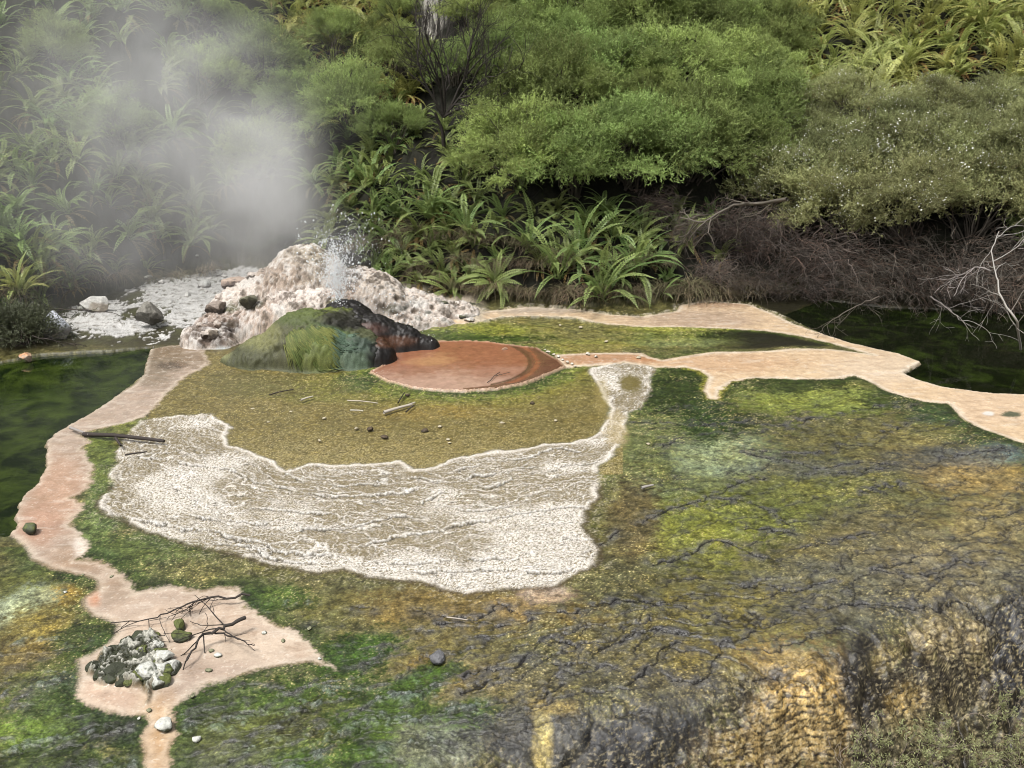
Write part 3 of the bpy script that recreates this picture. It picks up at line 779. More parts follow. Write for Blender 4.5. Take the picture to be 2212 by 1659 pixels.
# ------------------------------------------------------------------ mounds: domes sunk in the ground, lumpy crust
def dome_patch(bumps, step=.014, lumps=(.07, .03, .008), seed=600, kk=.05, flat_in=None):
    ex = [(W(cx, cy), rx, ry, h) for cx, cy, rx, ry, h in bumps]
    lo = np.min([c - [rx, ry] for c, rx, ry, h in ex], 0) - .1; hi = np.max([c + [rx, ry] for c, rx, ry, h in ex], 0) + .1
    gx = np.arange(lo[0], hi[0], step); gy = np.arange(lo[1], hi[1], step)
    XX, YY = np.meshgrid(gx, gy); sh = XX.shape; x = XX.ravel(); y = YY.ravel()
    wx_ = x + .10 * fbm(x * 1.6, y * 1.6, seed, 3); wy_ = y + .10 * fbm(x * 1.6, y * 1.6, seed + 4, 3)
    z = np.full(x.shape, -.25)
    for c, rx, ry, h in ex:
        r2 = ((wx_ - c[0]) / rx) ** 2 + ((wy_ - c[1]) / ry) ** 2
        b = h * np.sqrt(np.clip(1.0 - r2, 0, 1)) ** 1.25 - .25 * np.clip(r2 - 1, 0, 1)
        z = np.maximum(z, b) + kk * np.exp(-np.abs(z - b) / kk) * .35 * (b > -.02) * (z > -.02)
    w = sstep(-.02, .12, z)
    z = z + w * .6 * (lumps[0] * (billow(x * 3, y * 3, seed + 8, 3) - .3) * 2 + lumps[1] * fbm(x * 9, y * 9, seed + 12, 3) + lumps[2] * perlin(x * 34, y * 34, seed + 16))
    return x, y, z, sh
def patch_mesh(name, x, y, z, sh, col, rough, mat, parent, org, cut=-.05, crust=(.02, 4.0)):
    base = base_z(x, y)
    nx = sh[1]
    ii = (np.arange(sh[0] - 1)[:, None] * nx + np.arange(nx - 1)[None]).ravel()
    F = np.stack([ii, ii + 1, ii + nx + 1, ii + nx], 1)
    F = F[(z[F] > cut).any(1)]
    used, inv = np.unique(F, return_inverse=True)
    zg = np.maximum(z, -.2).reshape(sh); st_ = x[1] - x[0]
    gy_, gx_ = np.gradient(zg, st_)
    nn = np.stack([-gx_.ravel(), -gy_.ravel(), np.ones(len(x))], 1); nn /= np.linalg.norm(nn, axis=1)[:, None]
    P3 = np.stack([x, y, z], 1); ok = sstep(-.02, .1, z)
    dsp = crust[0] * (1 - 2.6 * np.abs(noise3(P3 * crust[1], 3, 3))) + crust[0] * .5 * noise3(P3 * crust[1] * 3.3, 8, 3)
    V = (np.stack([x, y, zg.ravel()], 1) + nn * (dsp * ok)[:, None])[used] - np.array(org)
    return mesh_np(name, V, inv.reshape(-1, 4), mat, parent, np.concatenate([np.clip(col, .003, .85), np.clip(rough, .1, 1)[:, None]], 1)[used])
def in_poly(px, py, poly):
    c = False
    for (ax, ay), (bx, by) in zip(poly, poly[1:] + poly[:1]):
        if (ay > py) != (by > py) and px < (bx - ax) * (py - ay) / (by - ay) + ax: c = not c
    return c
class Paint:
    def __init__(s, x, y, z, base, seed):
        s.px, s.py = P_of(x, y, z); s.C = np.empty((len(x), 3)); s.C[:] = alb(base)
        P3 = np.stack([x, y, z], 1); s.n = .5 * noise3(P3 * 3, seed % 17, 3) + .45 * noise3(P3 * 12, seed % 13 + 5, 3)
    def spot(s, cx, cy, rx, ry, col, k=.9, rag=.5):
        r = np.sqrt(((s.px - cx) / rx) ** 2 + ((s.py - cy) / ry) ** 2) + rag * s.n
        w = k * sstep(1.25, .6, r); s.C += w[:, None] * (alb(col) - s.C); return w
    def all(s, w, col): s.C += w[:, None] * (alb(col) - s.C)

# the green cone with its dark spout
org = [*W(690, 772), 0.0]
cone = tag(empty("algae_cone", org), "mossy green mound with a dark wet spout beside the orange pool", "mound")
x, y, z, sh = dome_patch([(680, 768, .84, .68, .66), (605, 772, .66, .44, .34), (530, 776, .34, .22, .10), (735, 750, .60, .60, .60), (770, 775, .45, .42, .44)], seed=610, lumps=(.045, .022, .007))
p = Paint(x, y, z, (86, 90, 58), 640)
p.spot(600, 740, 90, 70, (90, 90, 64)); p.spot(530, 770, 70, 40, (84, 86, 58)); p.spot(560, 720, 50, 40, (150, 150, 96), .6)
p.spot(690, 668, 110, 26, (112, 122, 48)); p.spot(640, 680, 60, 30, (86, 98, 50), .8); p.spot(470, 760, 30, 20, (160, 160, 110), .7)
p.spot(700, 740, 60, 40, (92, 122, 62), .8); p.spot(690, 770, 55, 40, (112, 120, 60), .85)
p.spot(770, 775, 45, 34, (94, 112, 92), .9); p.spot(760, 745, 50, 18, (74, 92, 80), .8)
p.spot(755, 690, 70, 24, (34, 30, 26), .9); p.spot(820, 775, 26, 40, (26, 26, 24), .9)
st = sstep(.0, .5, perlin(p.px * .16 + .3 * p.n, p.py * .02, 661)) * (p.py > 700)
p.C *= (1 - .12 * st + .45 * p.n)[:, None]
patch_mesh("mound", x, y, z, sh, p.C, .65 + 0 * x, M_GROUND, cone, org, crust=(.026, 7.0))
x, y, z, sh = dome_patch([(752, 742, .56, .50, .66), (800, 748, .54, .44, .50), (850, 748, .48, .34, .34), (900, 747, .36, .22, .17), (818, 776, .24, .24, .30)], seed=620, lumps=(.02, .03, .010))
p = Paint(x, y, z, (32, 28, 25), 650)
p.spot(770, 712, 66, 18, (88, 62, 52), .9, .35); p.spot(840, 738, 60, 14, (98, 64, 42), .8); p.spot(700, 700, 20, 30, (40, 36, 34), .6)
p.C *= (1 + .5 * p.n)[:, None]
spout = patch_mesh("spout", x, y, z, sh, p.C, .42 + .12 * p.n, M_GROUND, cone, org, crust=(.014, 11.0))
# strands of algae that hang down the cone's near face
mb = MB()
def dome_z(xx, yy, bumps):
    zz = -.2
    for cx, cy, rx, ry, h in bumps:
        c = W(cx, cy); r2 = ((xx - c[0]) / rx) ** 2 + ((yy - c[1]) / ry) ** 2
        if r2 < 1: zz = max(zz, h * (1 - r2) ** .625)
    return zz
CB = [(680, 768, .86, .68, .68), (735, 750, .60, .60, .60), (770, 775, .45, .42, .44), (600, 772, .78, .46, .40)]
tufts = [(math.radians(rng.uniform(240, 318)), rng.uniform(.50, .74), rng.uniform(.06, .17)) for _ in range(46)]
for i in range(800):
    a, r0, L = tufts[i % 46]; a += rng.normal(0, .05); r0 += rng.normal(0, .03); L *= rng.uniform(.7, 1.3); c = W(690, 768)
    pts = []
    for k in range(5):
        r = r0 + L * k / 4
        xx = c[0] + .96 * r * math.cos(a + .06 * k) ; yy = c[1] + .78 * r * math.sin(a + .06 * k)
        pts.append([xx - org[0], yy - org[1], max(dome_z(xx, yy, CB), .0) + .012 - .010 * (k == 4)])
    if pts[0][2] < .12: continue
    teal = xx > W(752, 772)[0]
    col = np.array(alb((96, 118, 98) if teal else ((128, 134, 72) if (i % 46) % 5 < 3 else (98, 112, 56)))) * rng.uniform(.7, 1.2)
    mb.tube(pts, [.003, .006, .007, .005, .002], 4, np.clip(col, 0, .8))
M_STRAND = surface_mat("algae_strand", .55, .2, 60.0, .25, .2)
mb.build("algae_fringe", M_STRAND, cone)

# the pink and white sinter mound behind the cone
org = [*W(690, 692), 0.0]
SB = [(665, 692, .90, .80, 1.24), (590, 690, .85, .70, .82), (780, 690, 1.0, .70, .84), (870, 684, .85, .5, .46), (950, 678, .7, .36, .20), (540, 700, .7, .55, .62),
                          (640, 726, .95, .40, .68), (700, 722, .6, .36, .72), (500, 722, .62, .42, .40), (455, 735, .45, .36, .24), (830, 704, .7, .30, .26), (920, 696, .5, .2, .12)]
x, y, z, sh = dome_patch(SB, seed=700, lumps=(.085, .045, .012), step=.015)
p = Paint(x, y, z, (218, 204, 190), 740)
p.spot(640, 580, 100, 50, (176, 162, 142), .8, .7); p.spot(690, 545, 60, 26, (176, 164, 140), .8); p.spot(600, 600, 60, 40, (190, 170, 152), .7)
p.spot(660, 640, 90, 18, (232, 218, 206), .95); p.spot(760, 640, 60, 30, (214, 194, 178), .8); p.spot(830, 620, 90, 40, (222, 208, 192), .85)
p.spot(480, 690, 80, 30, (170, 150, 136), .9); p.spot(450, 725, 50, 30, (110, 98, 90), .9); p.spot(560, 690, 40, 50, (206, 184, 166), .8)
p.spot(540, 655, 30, 16, (70, 74, 52), .9); p.spot(495, 665, 22, 14, (104, 108, 78), .8); p.spot(500, 705, 22, 14, (60, 52, 48), .85); p.spot(760, 590, 26, 30, (64, 58, 54), .8)
p.spot(785, 690, 20, 24, (58, 54, 44), .8); p.spot(850, 668, 30, 12, (70, 78, 52), .7); p.spot(900, 656, 26, 12, (226, 222, 214), .8); p.spot(480, 765, 40, 16, (214, 222, 222), .9)
p.spot(730, 655, 30, 12, (126, 130, 70), .8)
pit = sstep(.18, .04, billow(x * 7, y * 7 + z * 5, 751, 3))
nr_ = np.abs(noise3(np.stack([x, y, z], 1) * 8.0, 3, 3))
p.all(sstep(.34, .6, nr_ + .10 * p.n) * .6, (120, 100, 86)); p.all(sstep(.14, .02, nr_) * .5, (242, 236, 230))
n7 = noise3(np.stack([x, y, z], 1) * 4, 4, 4); n20 = noise3(np.stack([x, y, z], 1) * 22, 6, 3)
p.all(sstep(.1, .45, n7 + .3 * n20) * .75, (240, 234, 226)); p.all(sstep(-.12, -.5, n7 + .4 * n20) * .8, (96, 84, 70))
p.all(sstep(.25, .5, -n20) * .4, (80, 70, 60)); p.all(sstep(.1, .35, n7 - .15) * sstep(820, 880, p.px) * .8, (60, 64, 46))
p.C *= (1 + .18 * p.n)[:, None]
sm = patch_mesh("sinter_mound", x, y, z, sh, p.C, .7 + 0 * x, M_SINTER, None, org, crust=(.030, 8.0))
sm.location = org
tag(sm, "lumpy pink and white sinter mound behind the green cone, splashed by the spring", "mound")

# ------------------------------------------------------------------ rocks and stones
def ico(sub):
    t = (1 + 5 ** .5) / 2
    v = [(-1, t, 0), (1, t, 0), (-1, -t, 0), (1, -t, 0), (0, -1, t), (0, 1, t), (0, -1, -t), (0, 1, -t), (t, 0, -1), (t, 0, 1), (-t, 0, -1), (-t, 0, 1)]
    f = [(0, 11, 5), (0, 5, 1), (0, 1, 7), (0, 7, 10), (0, 10, 11), (1, 5, 9), (5, 11, 4), (11, 10, 2), (10, 7, 6), (7, 1, 8), (3, 9, 4), (3, 4, 2), (3, 2, 6), (3, 6, 8), (3, 8, 9), (4, 9, 5), (2, 4, 11), (6, 2, 10), (8, 6, 7), (9, 8, 1)]
    v = [Vector(a).normalized() for a in v]
    for _ in range(sub):
        m = {}; nf = []
        def mid(a, b):
            k = (min(a, b), max(a, b))
            if k not in m: m[k] = len(v); v.append(((v[a] + v[b]) / 2).normalized())
            return m[k]
        for a, b, c in f:
            ab, bc, ca = mid(a, b), mid(b, c), mid(c, a)
            nf += [(a, ab, ca), (b, bc, ab), (c, ca, bc), (ab, bc, ca)]
        f = nf
    return np.array([list(a) for a in v]), np.array(f)
ICO4, ICO3, ICO2, ICO1 = ico(4), ico(3), ico(2), ico(1)
def rock(name, px, py, size, label, cat, c_top, c_side, seed, group=None, cuts=7, sub=3, z=None, flatn=1.0, sink=.3, moss=None, rough=.8, on_mound=False):
    V, F = {4: ICO4, 3: ICO3, 2: ICO2}[sub]; V = V.copy()
    r = np.random.default_rng(seed)
    for _ in range(cuts):                      # planar breaks make facets
        n = r.normal(size=3); n /= np.linalg.norm(n); d = r.uniform(.48, .80)
        e = V @ n - d; V = V - np.clip(e, 0, None)[:, None] * n
    V *= (1 + .10 * noise3(V * 1.6 + seed, seed) + .04 * noise3(V * 5 + seed, seed + 2))[:, None]
    V = V * np.array(size)
    nz = noise3(V / max(size) * 2.5 + seed, seed + 5)
    t = sstep(-.15, .35, V[:, 2] / size[2] + .5 * nz - .1)[:, None]
    Cc = alb(c_side) + t * (alb(c_top) - alb(c_side))
    if moss is not None:
        m = sstep(.05, .3, nz)[:, None]; Cc = Cc + .85 * m * (alb(moss) - Cc)
    Cc = np.clip(Cc * (1 + .22 * noise3(V / max(size) * 8, seed + 9))[:, None], .003, .85)
    xy = W(px, py) if z is None else W(px, py, z)
    o = mesh_np(name, V, F, M_ROCK, None, Cc, smooth=sub < 3)
    zz = zat(*xy) if z is None else z
    if on_mound: zz = max(zz, dome_z(xy[0], xy[1], SB) * .92)
    o.location = (xy[0], xy[1], zz + size[2] * (1 - sink))
    o.rotation_euler = (0, 0, r.uniform(0, 6.28))
    return tag(o, label, cat, group)
rock("boulder", 328, 704, (.26, .24, .24), "angular grey boulder standing on the white flat under the steam", "boulder", (142, 138, 128), (112, 108, 100), 21, cuts=12, sub=4, sink=.18)
rock("boulder", 128, 722, (.30, .24, .24), "smooth white boulder at the pond edge beside the dark bush", "boulder", (214, 218, 226), (176, 172, 168), 22, cuts=4, sink=.35)
rock("boulder", 212, 672, (.32, .26, .18), "white flat-topped boulder with dead twigs across it", "boulder", (220, 218, 210), (150, 140, 124), 23, cuts=12, sub=4, sink=.3)
rock("rock", 58, 782, (.10, .09, .11), "small orange and white rock standing alone in the dark green pond", "rock", (214, 160, 116), (190, 170, 150), 24, cuts=9, z=-.075, sink=.25)
rock("rock", 442, 618, (.16, .12, .09), "small white block at the back of the sinter flat below the steam", "rock", (206, 206, 200), (160, 156, 150), 25, sink=.3)
rock("stone", 174, 668, (.09, .07, .05), "flat pale stone on the dark wet litter", "stone", (190, 190, 180), (140, 140, 130), 26, sub=2, sink=.3)
rock("stone", 944, 1418, (.085, .055, .04), "smooth blue-grey stone lying alone on the brown mat below the apron", "stone", (118, 118, 120), (84, 84, 86), 27, cuts=2, sink=.3)
rock("boulder", 520, 690, (.24, .19, .17), "pinkish lumpy boulder at the mound's near flank above the brown shallows", "boulder", (190, 168, 150), (120, 104, 96), 28, cuts=13, sub=4, sink=.62, on_mound=True)
rock("boulder", 540, 662, (.17, .14, .13), "dark mossy boulder topped with white at the mound's flank", "boulder", (128, 126, 104), (84, 82, 70), 29, cuts=7, sink=.3, z=.50)
rock("boulder", 470, 722, (.24, .19, .15), "grey-brown crusted boulder just above the stream's brown shallows", "boulder", (160, 146, 134), (84, 76, 70), 30, cuts=13, sub=4, sink=.5, on_mound=True)
# heap of dark and white-capped rocks inside the pink stream
W1, D1, MO = (226, 226, 216), (62, 66, 48), (104, 112, 56)
hr = np.random.default_rng(77)
heap = [(345, 1444, .105, W1, D1), (318, 1456, .10, W1, (84, 86, 66)), (370, 1440, .085, W1, D1), (352, 1420, .09, W1, D1), (338, 1470, .08, W1, D1), (300, 1428, .09, (84, 86, 70), D1), (250, 1446, .10, D1, (40, 42, 32)), (222, 1454, .08, D1, D1), (392, 1372, .08, MO, D1), (388, 1350, .07, MO, D1)]
for _ in range(400):
    q = (hr.uniform(200, 380), hr.uniform(1358, 1478))
    if len(heap) < 44 and in_poly(*q, S_ISLE) and all(math.hypot(q[0] - k[0], (q[1] - k[1]) * 1.5) > 14 for k in heap):
        t_ = hr.random() + (q[0] - 330) / 200
        heap.append((q[0], q[1], hr.uniform(.035, .075), W1 if t_ > .88 else MO if t_ > .55 else (88, 90, 74) if t_ > .3 else D1, D1))
for i, (hx, hy, sz, ct, cs) in enumerate(heap):
    kind_ = "white-capped rock" if ct == W1 else "mossy green rock" if ct == MO else "dark blackish rock"
    rock("rock", hx, hy, (sz, sz * rng.uniform(.65, 1), sz * rng.uniform(.45, .75)), kind_ + " in the heap amid the pink stream", "rock", ct, cs, 40 + i, group=kind_ + "s heaped in the pink stream", sink=.5, moss=(58, 66, 36) if i % 3 else None, cuts=5)
rock("stone", 355, 1566, (.062, .062, .045), "round pale stone ringed with algae in the narrow lower stream", "stone", W1, (60, 66, 44), 80, cuts=2, sink=.35)
rock("stone", 424, 1536 + 56 - 1, (.03, .028, .02), "small white stone on the lower stream's grassy rim", "stone", W1, W1, 81, cuts=2, sub=2)
rock("rock", 66, 1144, (.10, .06, .06), "dark mossy rock at the stream's outer bend beside the pond", "rock", (92, 98, 70), (54, 56, 40), 82, sub=2, moss=MO)
peb = [(571, 1361, .03), (600, 1386, .035), (612, 1378, .03), (585, 1402, .025), (668, 1352, .03), (640, 1380, .02), (690, 1416, .025), (340, 1508, .03), (320, 1528, .03), (420, 1480, .03), (415, 1498, .025), (440, 1425, .03), (470, 1410, .04),
       (482, 1396, .04), (455, 1400, .03), (500, 1398, .03), (450, 1442, .035), (462, 1452, .03), (300, 1545, .02), (240, 1240, .025), (178, 1236, .02), (140, 1274, .025)]
for i, (hx, hy, sz) in enumerate(peb):
    if i % 2 and i < 19: continue
    o = rock("stone", hx, hy, (sz * .8, sz * .6, sz * .4), "mossy little stone half sunk in the pale pink stream fan", "stone", (150, 150, 120) if i % 3 else W1, (74, 80, 50), 100 + i, group="little stones in the stream fan", sub=2, sink=.35, cuts=3)
    if i >= 19: o['label'] = "little pale stone on the green mat at the stream's outer bend"; o['group'] = "little stones by the stream bend"
dam = [(1184, 758, .05), (1196, 763, .045), (1206, 768, .05), (1216, 775, .045), (1226, 780, .05), (1236, 784, .05), (1243, 788, .035), (1178, 752, .03), (1270, 763, .06), (1288, 768, .05), (898, 768, .0)]
for i, (hx, hy, sz) in enumerate(dam):
    if sz: rock("stone", hx, hy, (sz * .7 * rng.uniform(.7, 1.2), sz * .5, sz * .4), "white crusted stone damming the orange pool's outlet" if i < 8 else "white stone in the orange outlet stream", "stone", (232, 226, 212), (150, 136, 110), 130 + i, group="white stones of the pool outlet" if i < 8 else "white stones in the outlet stream", sub=2, sink=.3, cuts=4)
rock("stone", 1090, 798 - 44, (.06, .05, .035), "tan stone breaking the surface of the orange pool", "stone", (186, 150, 120), (130, 90, 70), 150, sub=2, sink=.4)
flk = [(935, 1005, .055, 0), (1027, 923, .045, 0), (1085, 910, .035, 1), (690, 1004 - 56, .03, 1), (830, 948 - 6, .05, 0), (968, 946, .03, 1), (970, 953, .028, 1), (545, 880, .03, 1), (580, 908, .025, 1), (628, 886, .025, 1), (770, 922, .03, 1), (950, 918, .03, 1), (800, 925, .055, 0), (918, 928, .055, 0), (1150, 868, .04, 0), (880, 850, .04, 0), (700, 900, .03, 1), (1400, 955, .03, 1), (1200, 905, .03, 1), (1255, 705, .04, 1), (1310, 735, .04, 1), (1210, 700, .03, 1), (1380, 770, .04, 1)]
for i, (hx, hy, sz, pale) in enumerate(flk[2:], 2):
    rock("stone", hx, hy, (sz, sz * .75, sz * .45), ("small pale stone scattered on the brown algae flat round the pool" if pale else "small dark brown stone scattered on the brown algae flat round the pool"), "stone",
         (206, 196, 170) if pale else (92, 78, 60), (150, 136, 104) if pale else (60, 50, 38), 160 + i, group="stones strewn on the brown flat", sub=2, sink=.2, cuts=4)

fr = np.random.default_rng(91)
for i in range(12):
    hx, hy = fr.uniform(425, 560), 0; hy = 735 - (hx - 425) * .35 + fr.uniform(-26, 30); sz = fr.uniform(.05, .11)
    pk = fr.random()
    rock("rock", hx, hy, (sz, sz * .8, sz * fr.uniform(.6, 1.0)), "crusted pinkish-grey rock in the jumble at the mound's steamy flank", "rock", (220, 208, 196) if pk > .3 else (150, 138, 124), (168, 150, 136) if pk > .5 else (96, 86, 78), 300 + i, group="rocks at the mound's steamy flank", on_mound=True, sink=.42, cuts=11)
for i in range(16):
    hx = fr.uniform(850, 1040); hy = 662 + (hx - 850) * .09 + fr.uniform(-22, 16); sz = fr.uniform(.04, .12)
    rock("rock", hx, hy, (sz, sz * .8, sz * fr.uniform(.5, .9)), "whitish rock in the rubble between the mound and the stream's narrow end", "rock", (222, 214, 204) if i % 3 else (96, 98, 74), (140, 126, 110) if i % 3 else (52, 54, 42), 330 + i, group="rubble between mound and stream", on_mound=True, sink=.42, cuts=11)
for i in range(14):
    hx = fr.uniform(300, 520); hy = fr.uniform(578, 640); sz = fr.uniform(.04, .10)
    rock("rock", hx, hy, (sz, sz * .8, sz * fr.uniform(.4, .8)), "broken white block on the sinter flat in the steam", "rock", (218, 216, 210), (150, 146, 138), 360 + i, group="white blocks in the steam", sink=.3, cuts=9)
# ------------------------------------------------------------------ plants
M_FERN = leaf_mat("fern_frond", (.135, .20, .062), .28, .42, .32, .4)
M_FERN2 = leaf_mat("sunny_fern_frond", (.25, .30, .095), .22, .42, .34, .4)
M_FERN3 = leaf_mat("green_fern_frond", (.165, .255, .085), .15, .42, .34, .4)
M_LEAF = leaf_mat("shrub_leaf", (.225, .30, .11), .22, .55, .42, .2, .015)
M_LEAF2 = leaf_mat("grey_shrub_leaf", (.255, .285, .145), .18, .55, .42, .2, .012)
M_TWIG = leaf_mat("dead_twig", (.078, .066, .055), .4, .8, 0, .2)
M_BARK = leaf_mat("dark_bark", (.040, .034, .030), .15, .85, 0, .2)
M_PALE = leaf_mat("bleached_wood", (.26, .24, .22), .1, .8, 0, .2)
M_DRY = leaf_mat("dry_grass", (.15, .122, .075), .25, .7, .2, .2)
M_DARKLEAF = leaf_mat('dark_bush_leaf', (.06, .075, .045), .1, .5, .2, .3)
M_FLOWER = leaf_mat("white_flower", (.75, .75, .70), .05, .6, .2, .2)

def frond(mb, base, az, L, e0, e1, width, n=24, twist=0.0, tip=1.0, shade=1.0):
    """one arching pinnate frond: a thin rachis with pairs of narrow leaflets"""
    m = n + 1
    s = np.linspace(0, 1, m)
    el = e0 + (e1 - e0) * s ** 1.25
    h = np.cos(el); v = np.sin(el); a = az + twist * s
    dx = np.stack([h * np.cos(a), h * np.sin(a), v], 1)
    pts = np.concatenate([[np.zeros(3)], np.cumsum((dx[1:] + dx[:-1]) / 2 * (L / n), 0)]) + np.array(base)
    side = np.stack([-np.sin(a), np.cos(a), 0 * a], 1)
    nrm = np.cross(dx, side)
    prof = np.where(s < .16, 0, np.clip(.55 + .9 * np.sin(np.clip((s - .1) / .9, 0, 1) * math.pi * .62 + .35), 0, 1.4)) * np.clip((1.03 - s) * 3.2, 0, 1) * .72
    k = np.nonzero(prof > 0.03)[0]
    sp = L / n
    g = shade * np.array([1, 1, 1.])
    for sg in (1, -1):
        B = pts[k]; w = (prof[k] * width)[:, None]
        d = side[k] * sg + .28 * dx[k] - .18 * nrm[k] * -1 + rng.normal(0, .05, (len(k), 3))
        tipv = B + d * w - np.array([0, 0, 1]) * w * .15
        f = dx[k] * sp * .50
        V = np.stack([B - f * .7, B + d * w * .55 - f, tipv, B + d * w * .6 + f * .9], 1).reshape(-1, 3)
        F = np.arange(len(V)).reshape(-1, 4)
        if sg < 0: F = F[:, ::-1]
        c = (g[None] * (1 + .25 * (s[k][:, None]) + rng.normal(0, .07, (len(k), 1)))) * np.array([1 + .12 * 1, 1, 1]) 
        mb.add(V, F, np.repeat(np.clip(c, .2, 2), 4, 0))
    mb.tube(pts[::2], np.linspace(.007, .002, len(pts[::2])), 3, np.array([1.1, 1.0, .9]) * shade)
def fern_params(r, n, spread, L):
    out = []
    for i in range(n):
        f = i / n
        az = i * 2.39996 + r.normal(0, .3)
        e0 = math.radians(np.clip(r.normal(84 - 42 * f * spread, 8), 15, 92))
        e1 = math.radians(r.normal(-8 - 48 * f * spread, 16))
        l = L * np.clip(r.normal(1 - .22 * f, .14), .5, 1.3)
        out.append((az, l, e0, e1, r.normal(0, .35)))
    return out
def fern_mesh(name, seed, n, spread, L, width, npair, mat):
    r = np.random.default_rng(seed); mb = MB()
    for az, l, e0, e1, tw in fern_params(r, n, spread, L):
        frond(mb, (r.normal(0, .04), r.normal(0, .04), 0), az, l, e0, e1, width, npair, tw, shade=r.uniform(.75, 1.25))
    for _ in range(int(n * .5)):               # old brown fronds hanging below
        az = r.uniform(0, 6.28)
        frond_c = len(mb.C)
        frond(mb, (r.normal(0, .04), r.normal(0, .04), 0), az, L * .7, math.radians(r.uniform(-10, 30)), math.radians(-80), width * .6, max(8, npair // 2), 0, shade=.6)
        for q in range(frond_c, len(mb.C)): mb.C[q] = mb.C[q] * np.array([1.35, .75, .8])
    o = mb.build(name, mat, None, False)
    return o
def hide(o):                                   # a pattern plant is used as the first of its kind
    return o
protos_f = [fern_mesh("fern", 900 + i, 17 + i % 3 * 3, .8 + .1 * (i % 4), .86, .058, 20, M_FERN) for i in range(5)]
protos_s = [fern_mesh("fern", 920 + i, 20 + i % 3 * 3, .9 + .1 * (i % 4), .92, .060, 20, M_FERN2) for i in range(5)]
_used = set()
def put(proto, loc, rz, sc, tilt=(0, 0)):
    if proto.name not in _used:
        _used.add(proto.name); o = proto
        o.location = loc; o.rotation_euler = (*tilt, rz); o.scale = (sc, sc, sc) if np.isscalar(sc) else sc
        return o
    return copy_thing(proto, loc, rz, sc, tilt)
def scatter(poly, n, sep, r):
    xs = [p_[0] for p_ in poly]; ys = [p_[1] for p_ in poly]; out = []
    for _ in range(n * 60):
        if len(out) >= n: break
        q = (r.uniform(min(xs), max(xs)), r.uniform(min(ys), max(ys)))
        if in_poly(*q, poly) and all(abs(q[0] - o[0]) + 1.6 * abs(q[1] - o[1]) > sep for o in out): out.append(q)
    return out
def fern_zone(poly, n, sep, sc, protos, label, group, seed, lean=.25):
    r = np.random.default_rng(seed)
    for i, (px, py) in enumerate(scatter(poly, n, sep, r)):
        L = hit(px, py)
        o = put(protos[r.integers(len(protos))], (L[0], L[1], L[2] - .05), r.uniform(0, 6.28), sc * r.uniform(.75, 1.2), (lean + r.normal(0, .12), r.normal(0, .12)))
        tag(o, label, "fern", group)
fern_zone([(1640, 30), (1700, -60), (2290, -80), (2290, 215), (2100, 215), (1950, 205), (1700, 215), (1640, 130)], 92, 44, 1.0, protos_s, "pale sunlit sword fern in the dense bank above the flowering shrubs", "ferns of the sunlit upper bank", 1)
fern_zone([(1350, -40), (1640, -60), (1640, 40), (1400, 30)], 14, 46, .95, protos_s, "pale sword fern behind the crest of the feathery green shrubs", "ferns behind the feathery shrubs", 2)
fern_zone([(560, -40), (870, -40), (850, 110), (700, 130), (600, 90)], 26, 46, .95, protos_s, "arching light green fern high on the bank near the white scar", "ferns near the white scar", 3)
fern_zone([(-60, -40), (560, -40), (620, 200), (600, 420), (420, 540), (-60, 580)], 84, 58, 1.0, protos_f, "grey-looking fern on the bank veiled by the steam", "ferns veiled by steam", 4)
fern_zone([(660, 260), (900, 230), (1080, 300), (1120, 420), (1000, 470), (860, 480), (680, 430)], 40, 54, .95, protos_f, "green sword fern on the bank between the steam and the dark bare tree", "ferns between steam and bare tree", 5)
fern_zone([(700, 450), (880, 470), (1080, 480), (1080, 610), (960, 640), (760, 580), (700, 520)], 26, 62, .85, protos_f, "dark sword fern low on the shaded bank behind the sinter mound", "ferns behind the sinter mound", 6, .35)
fern_zone([(0, 560), (180, 560), (330, 575), (330, 600), (180, 640), (60, 665), (-20, 680)], 12, 60, .8, protos_f, "dim fern at the foot of the bank behind the white boulders", "ferns behind the white boulders", 7, .35)

fern_zone([(1080, 440), (1560, 440), (1580, 560), (1480, 610), (1100, 600)], 26, 56, .8, protos_f, "dim fern in the deep shade under the feathery shrubs", "ferns in the shade of the thicket", 8, .35)
fern_zone([(600, 60), (900, 70), (940, 230), (680, 300), (600, 220)], 22, 50, .95, protos_s, "light fern among the shrubs between the steam and the bare tree", "ferns among the shrubs by the steam", 9)
# the big ferns at the water's edge: every frond a part
frond_meshes = []
for i in range(8):
    mb = MB(); r = np.random.default_rng(960 + i)
    e0 = [82, 72, 62, 52, 78, 66, 44, 30][i]; e1 = [30, -5, -30, -45, 5, -20, -50, -60][i]
    frond(mb, (0, 0, 0), 0.0, 1.0, math.radians(e0), math.radians(e1), .060, 28, [.2, -.3, .3, -.2, 0, .35, -.35, .1][i], shade=1.0)
    o = mb.build("frond", M_FERN3, None, False); frond_meshes.append(o.data); bpy.data.objects.remove(o)
def big_fern(px, py, sc, n, label, seed):
    r = np.random.default_rng(seed); L = hit(px, py)
    e = tag(empty("fern", (L[0], L[1], L[2] - .03)), label, "fern", "big ferns at the water's edge")
    for i in range(n):
        k = int(min(7, max(0, r.normal(1 + 6 * i / n, 1.2))))
        f = bpy.data.objects.new("frond", frond_meshes[k]); COL.objects.link(f); f.parent = e
        f.location = (r.normal(0, .05), r.normal(0, .05), 0)
        f.rotation_euler = (r.normal(0, .12) + .12, r.normal(0, .12), i * 2.39996 + r.normal(0, .3))
        s = 1.3 * sc * r.uniform(.7, 1.15); f.scale = (s, s, s)
    return e
big_fern(1300, 648, .98, 22, "bright green sword fern with the longest fronds at the water's edge in the middle", 1)
big_fern(1205, 600, .92, 18, "sword fern whose pale arching fronds reach out over the stream towards the pool", 2)
big_fern(1375, 600, .95, 18, "sword fern with long fronds stretching towards the brown twig thicket", 3)
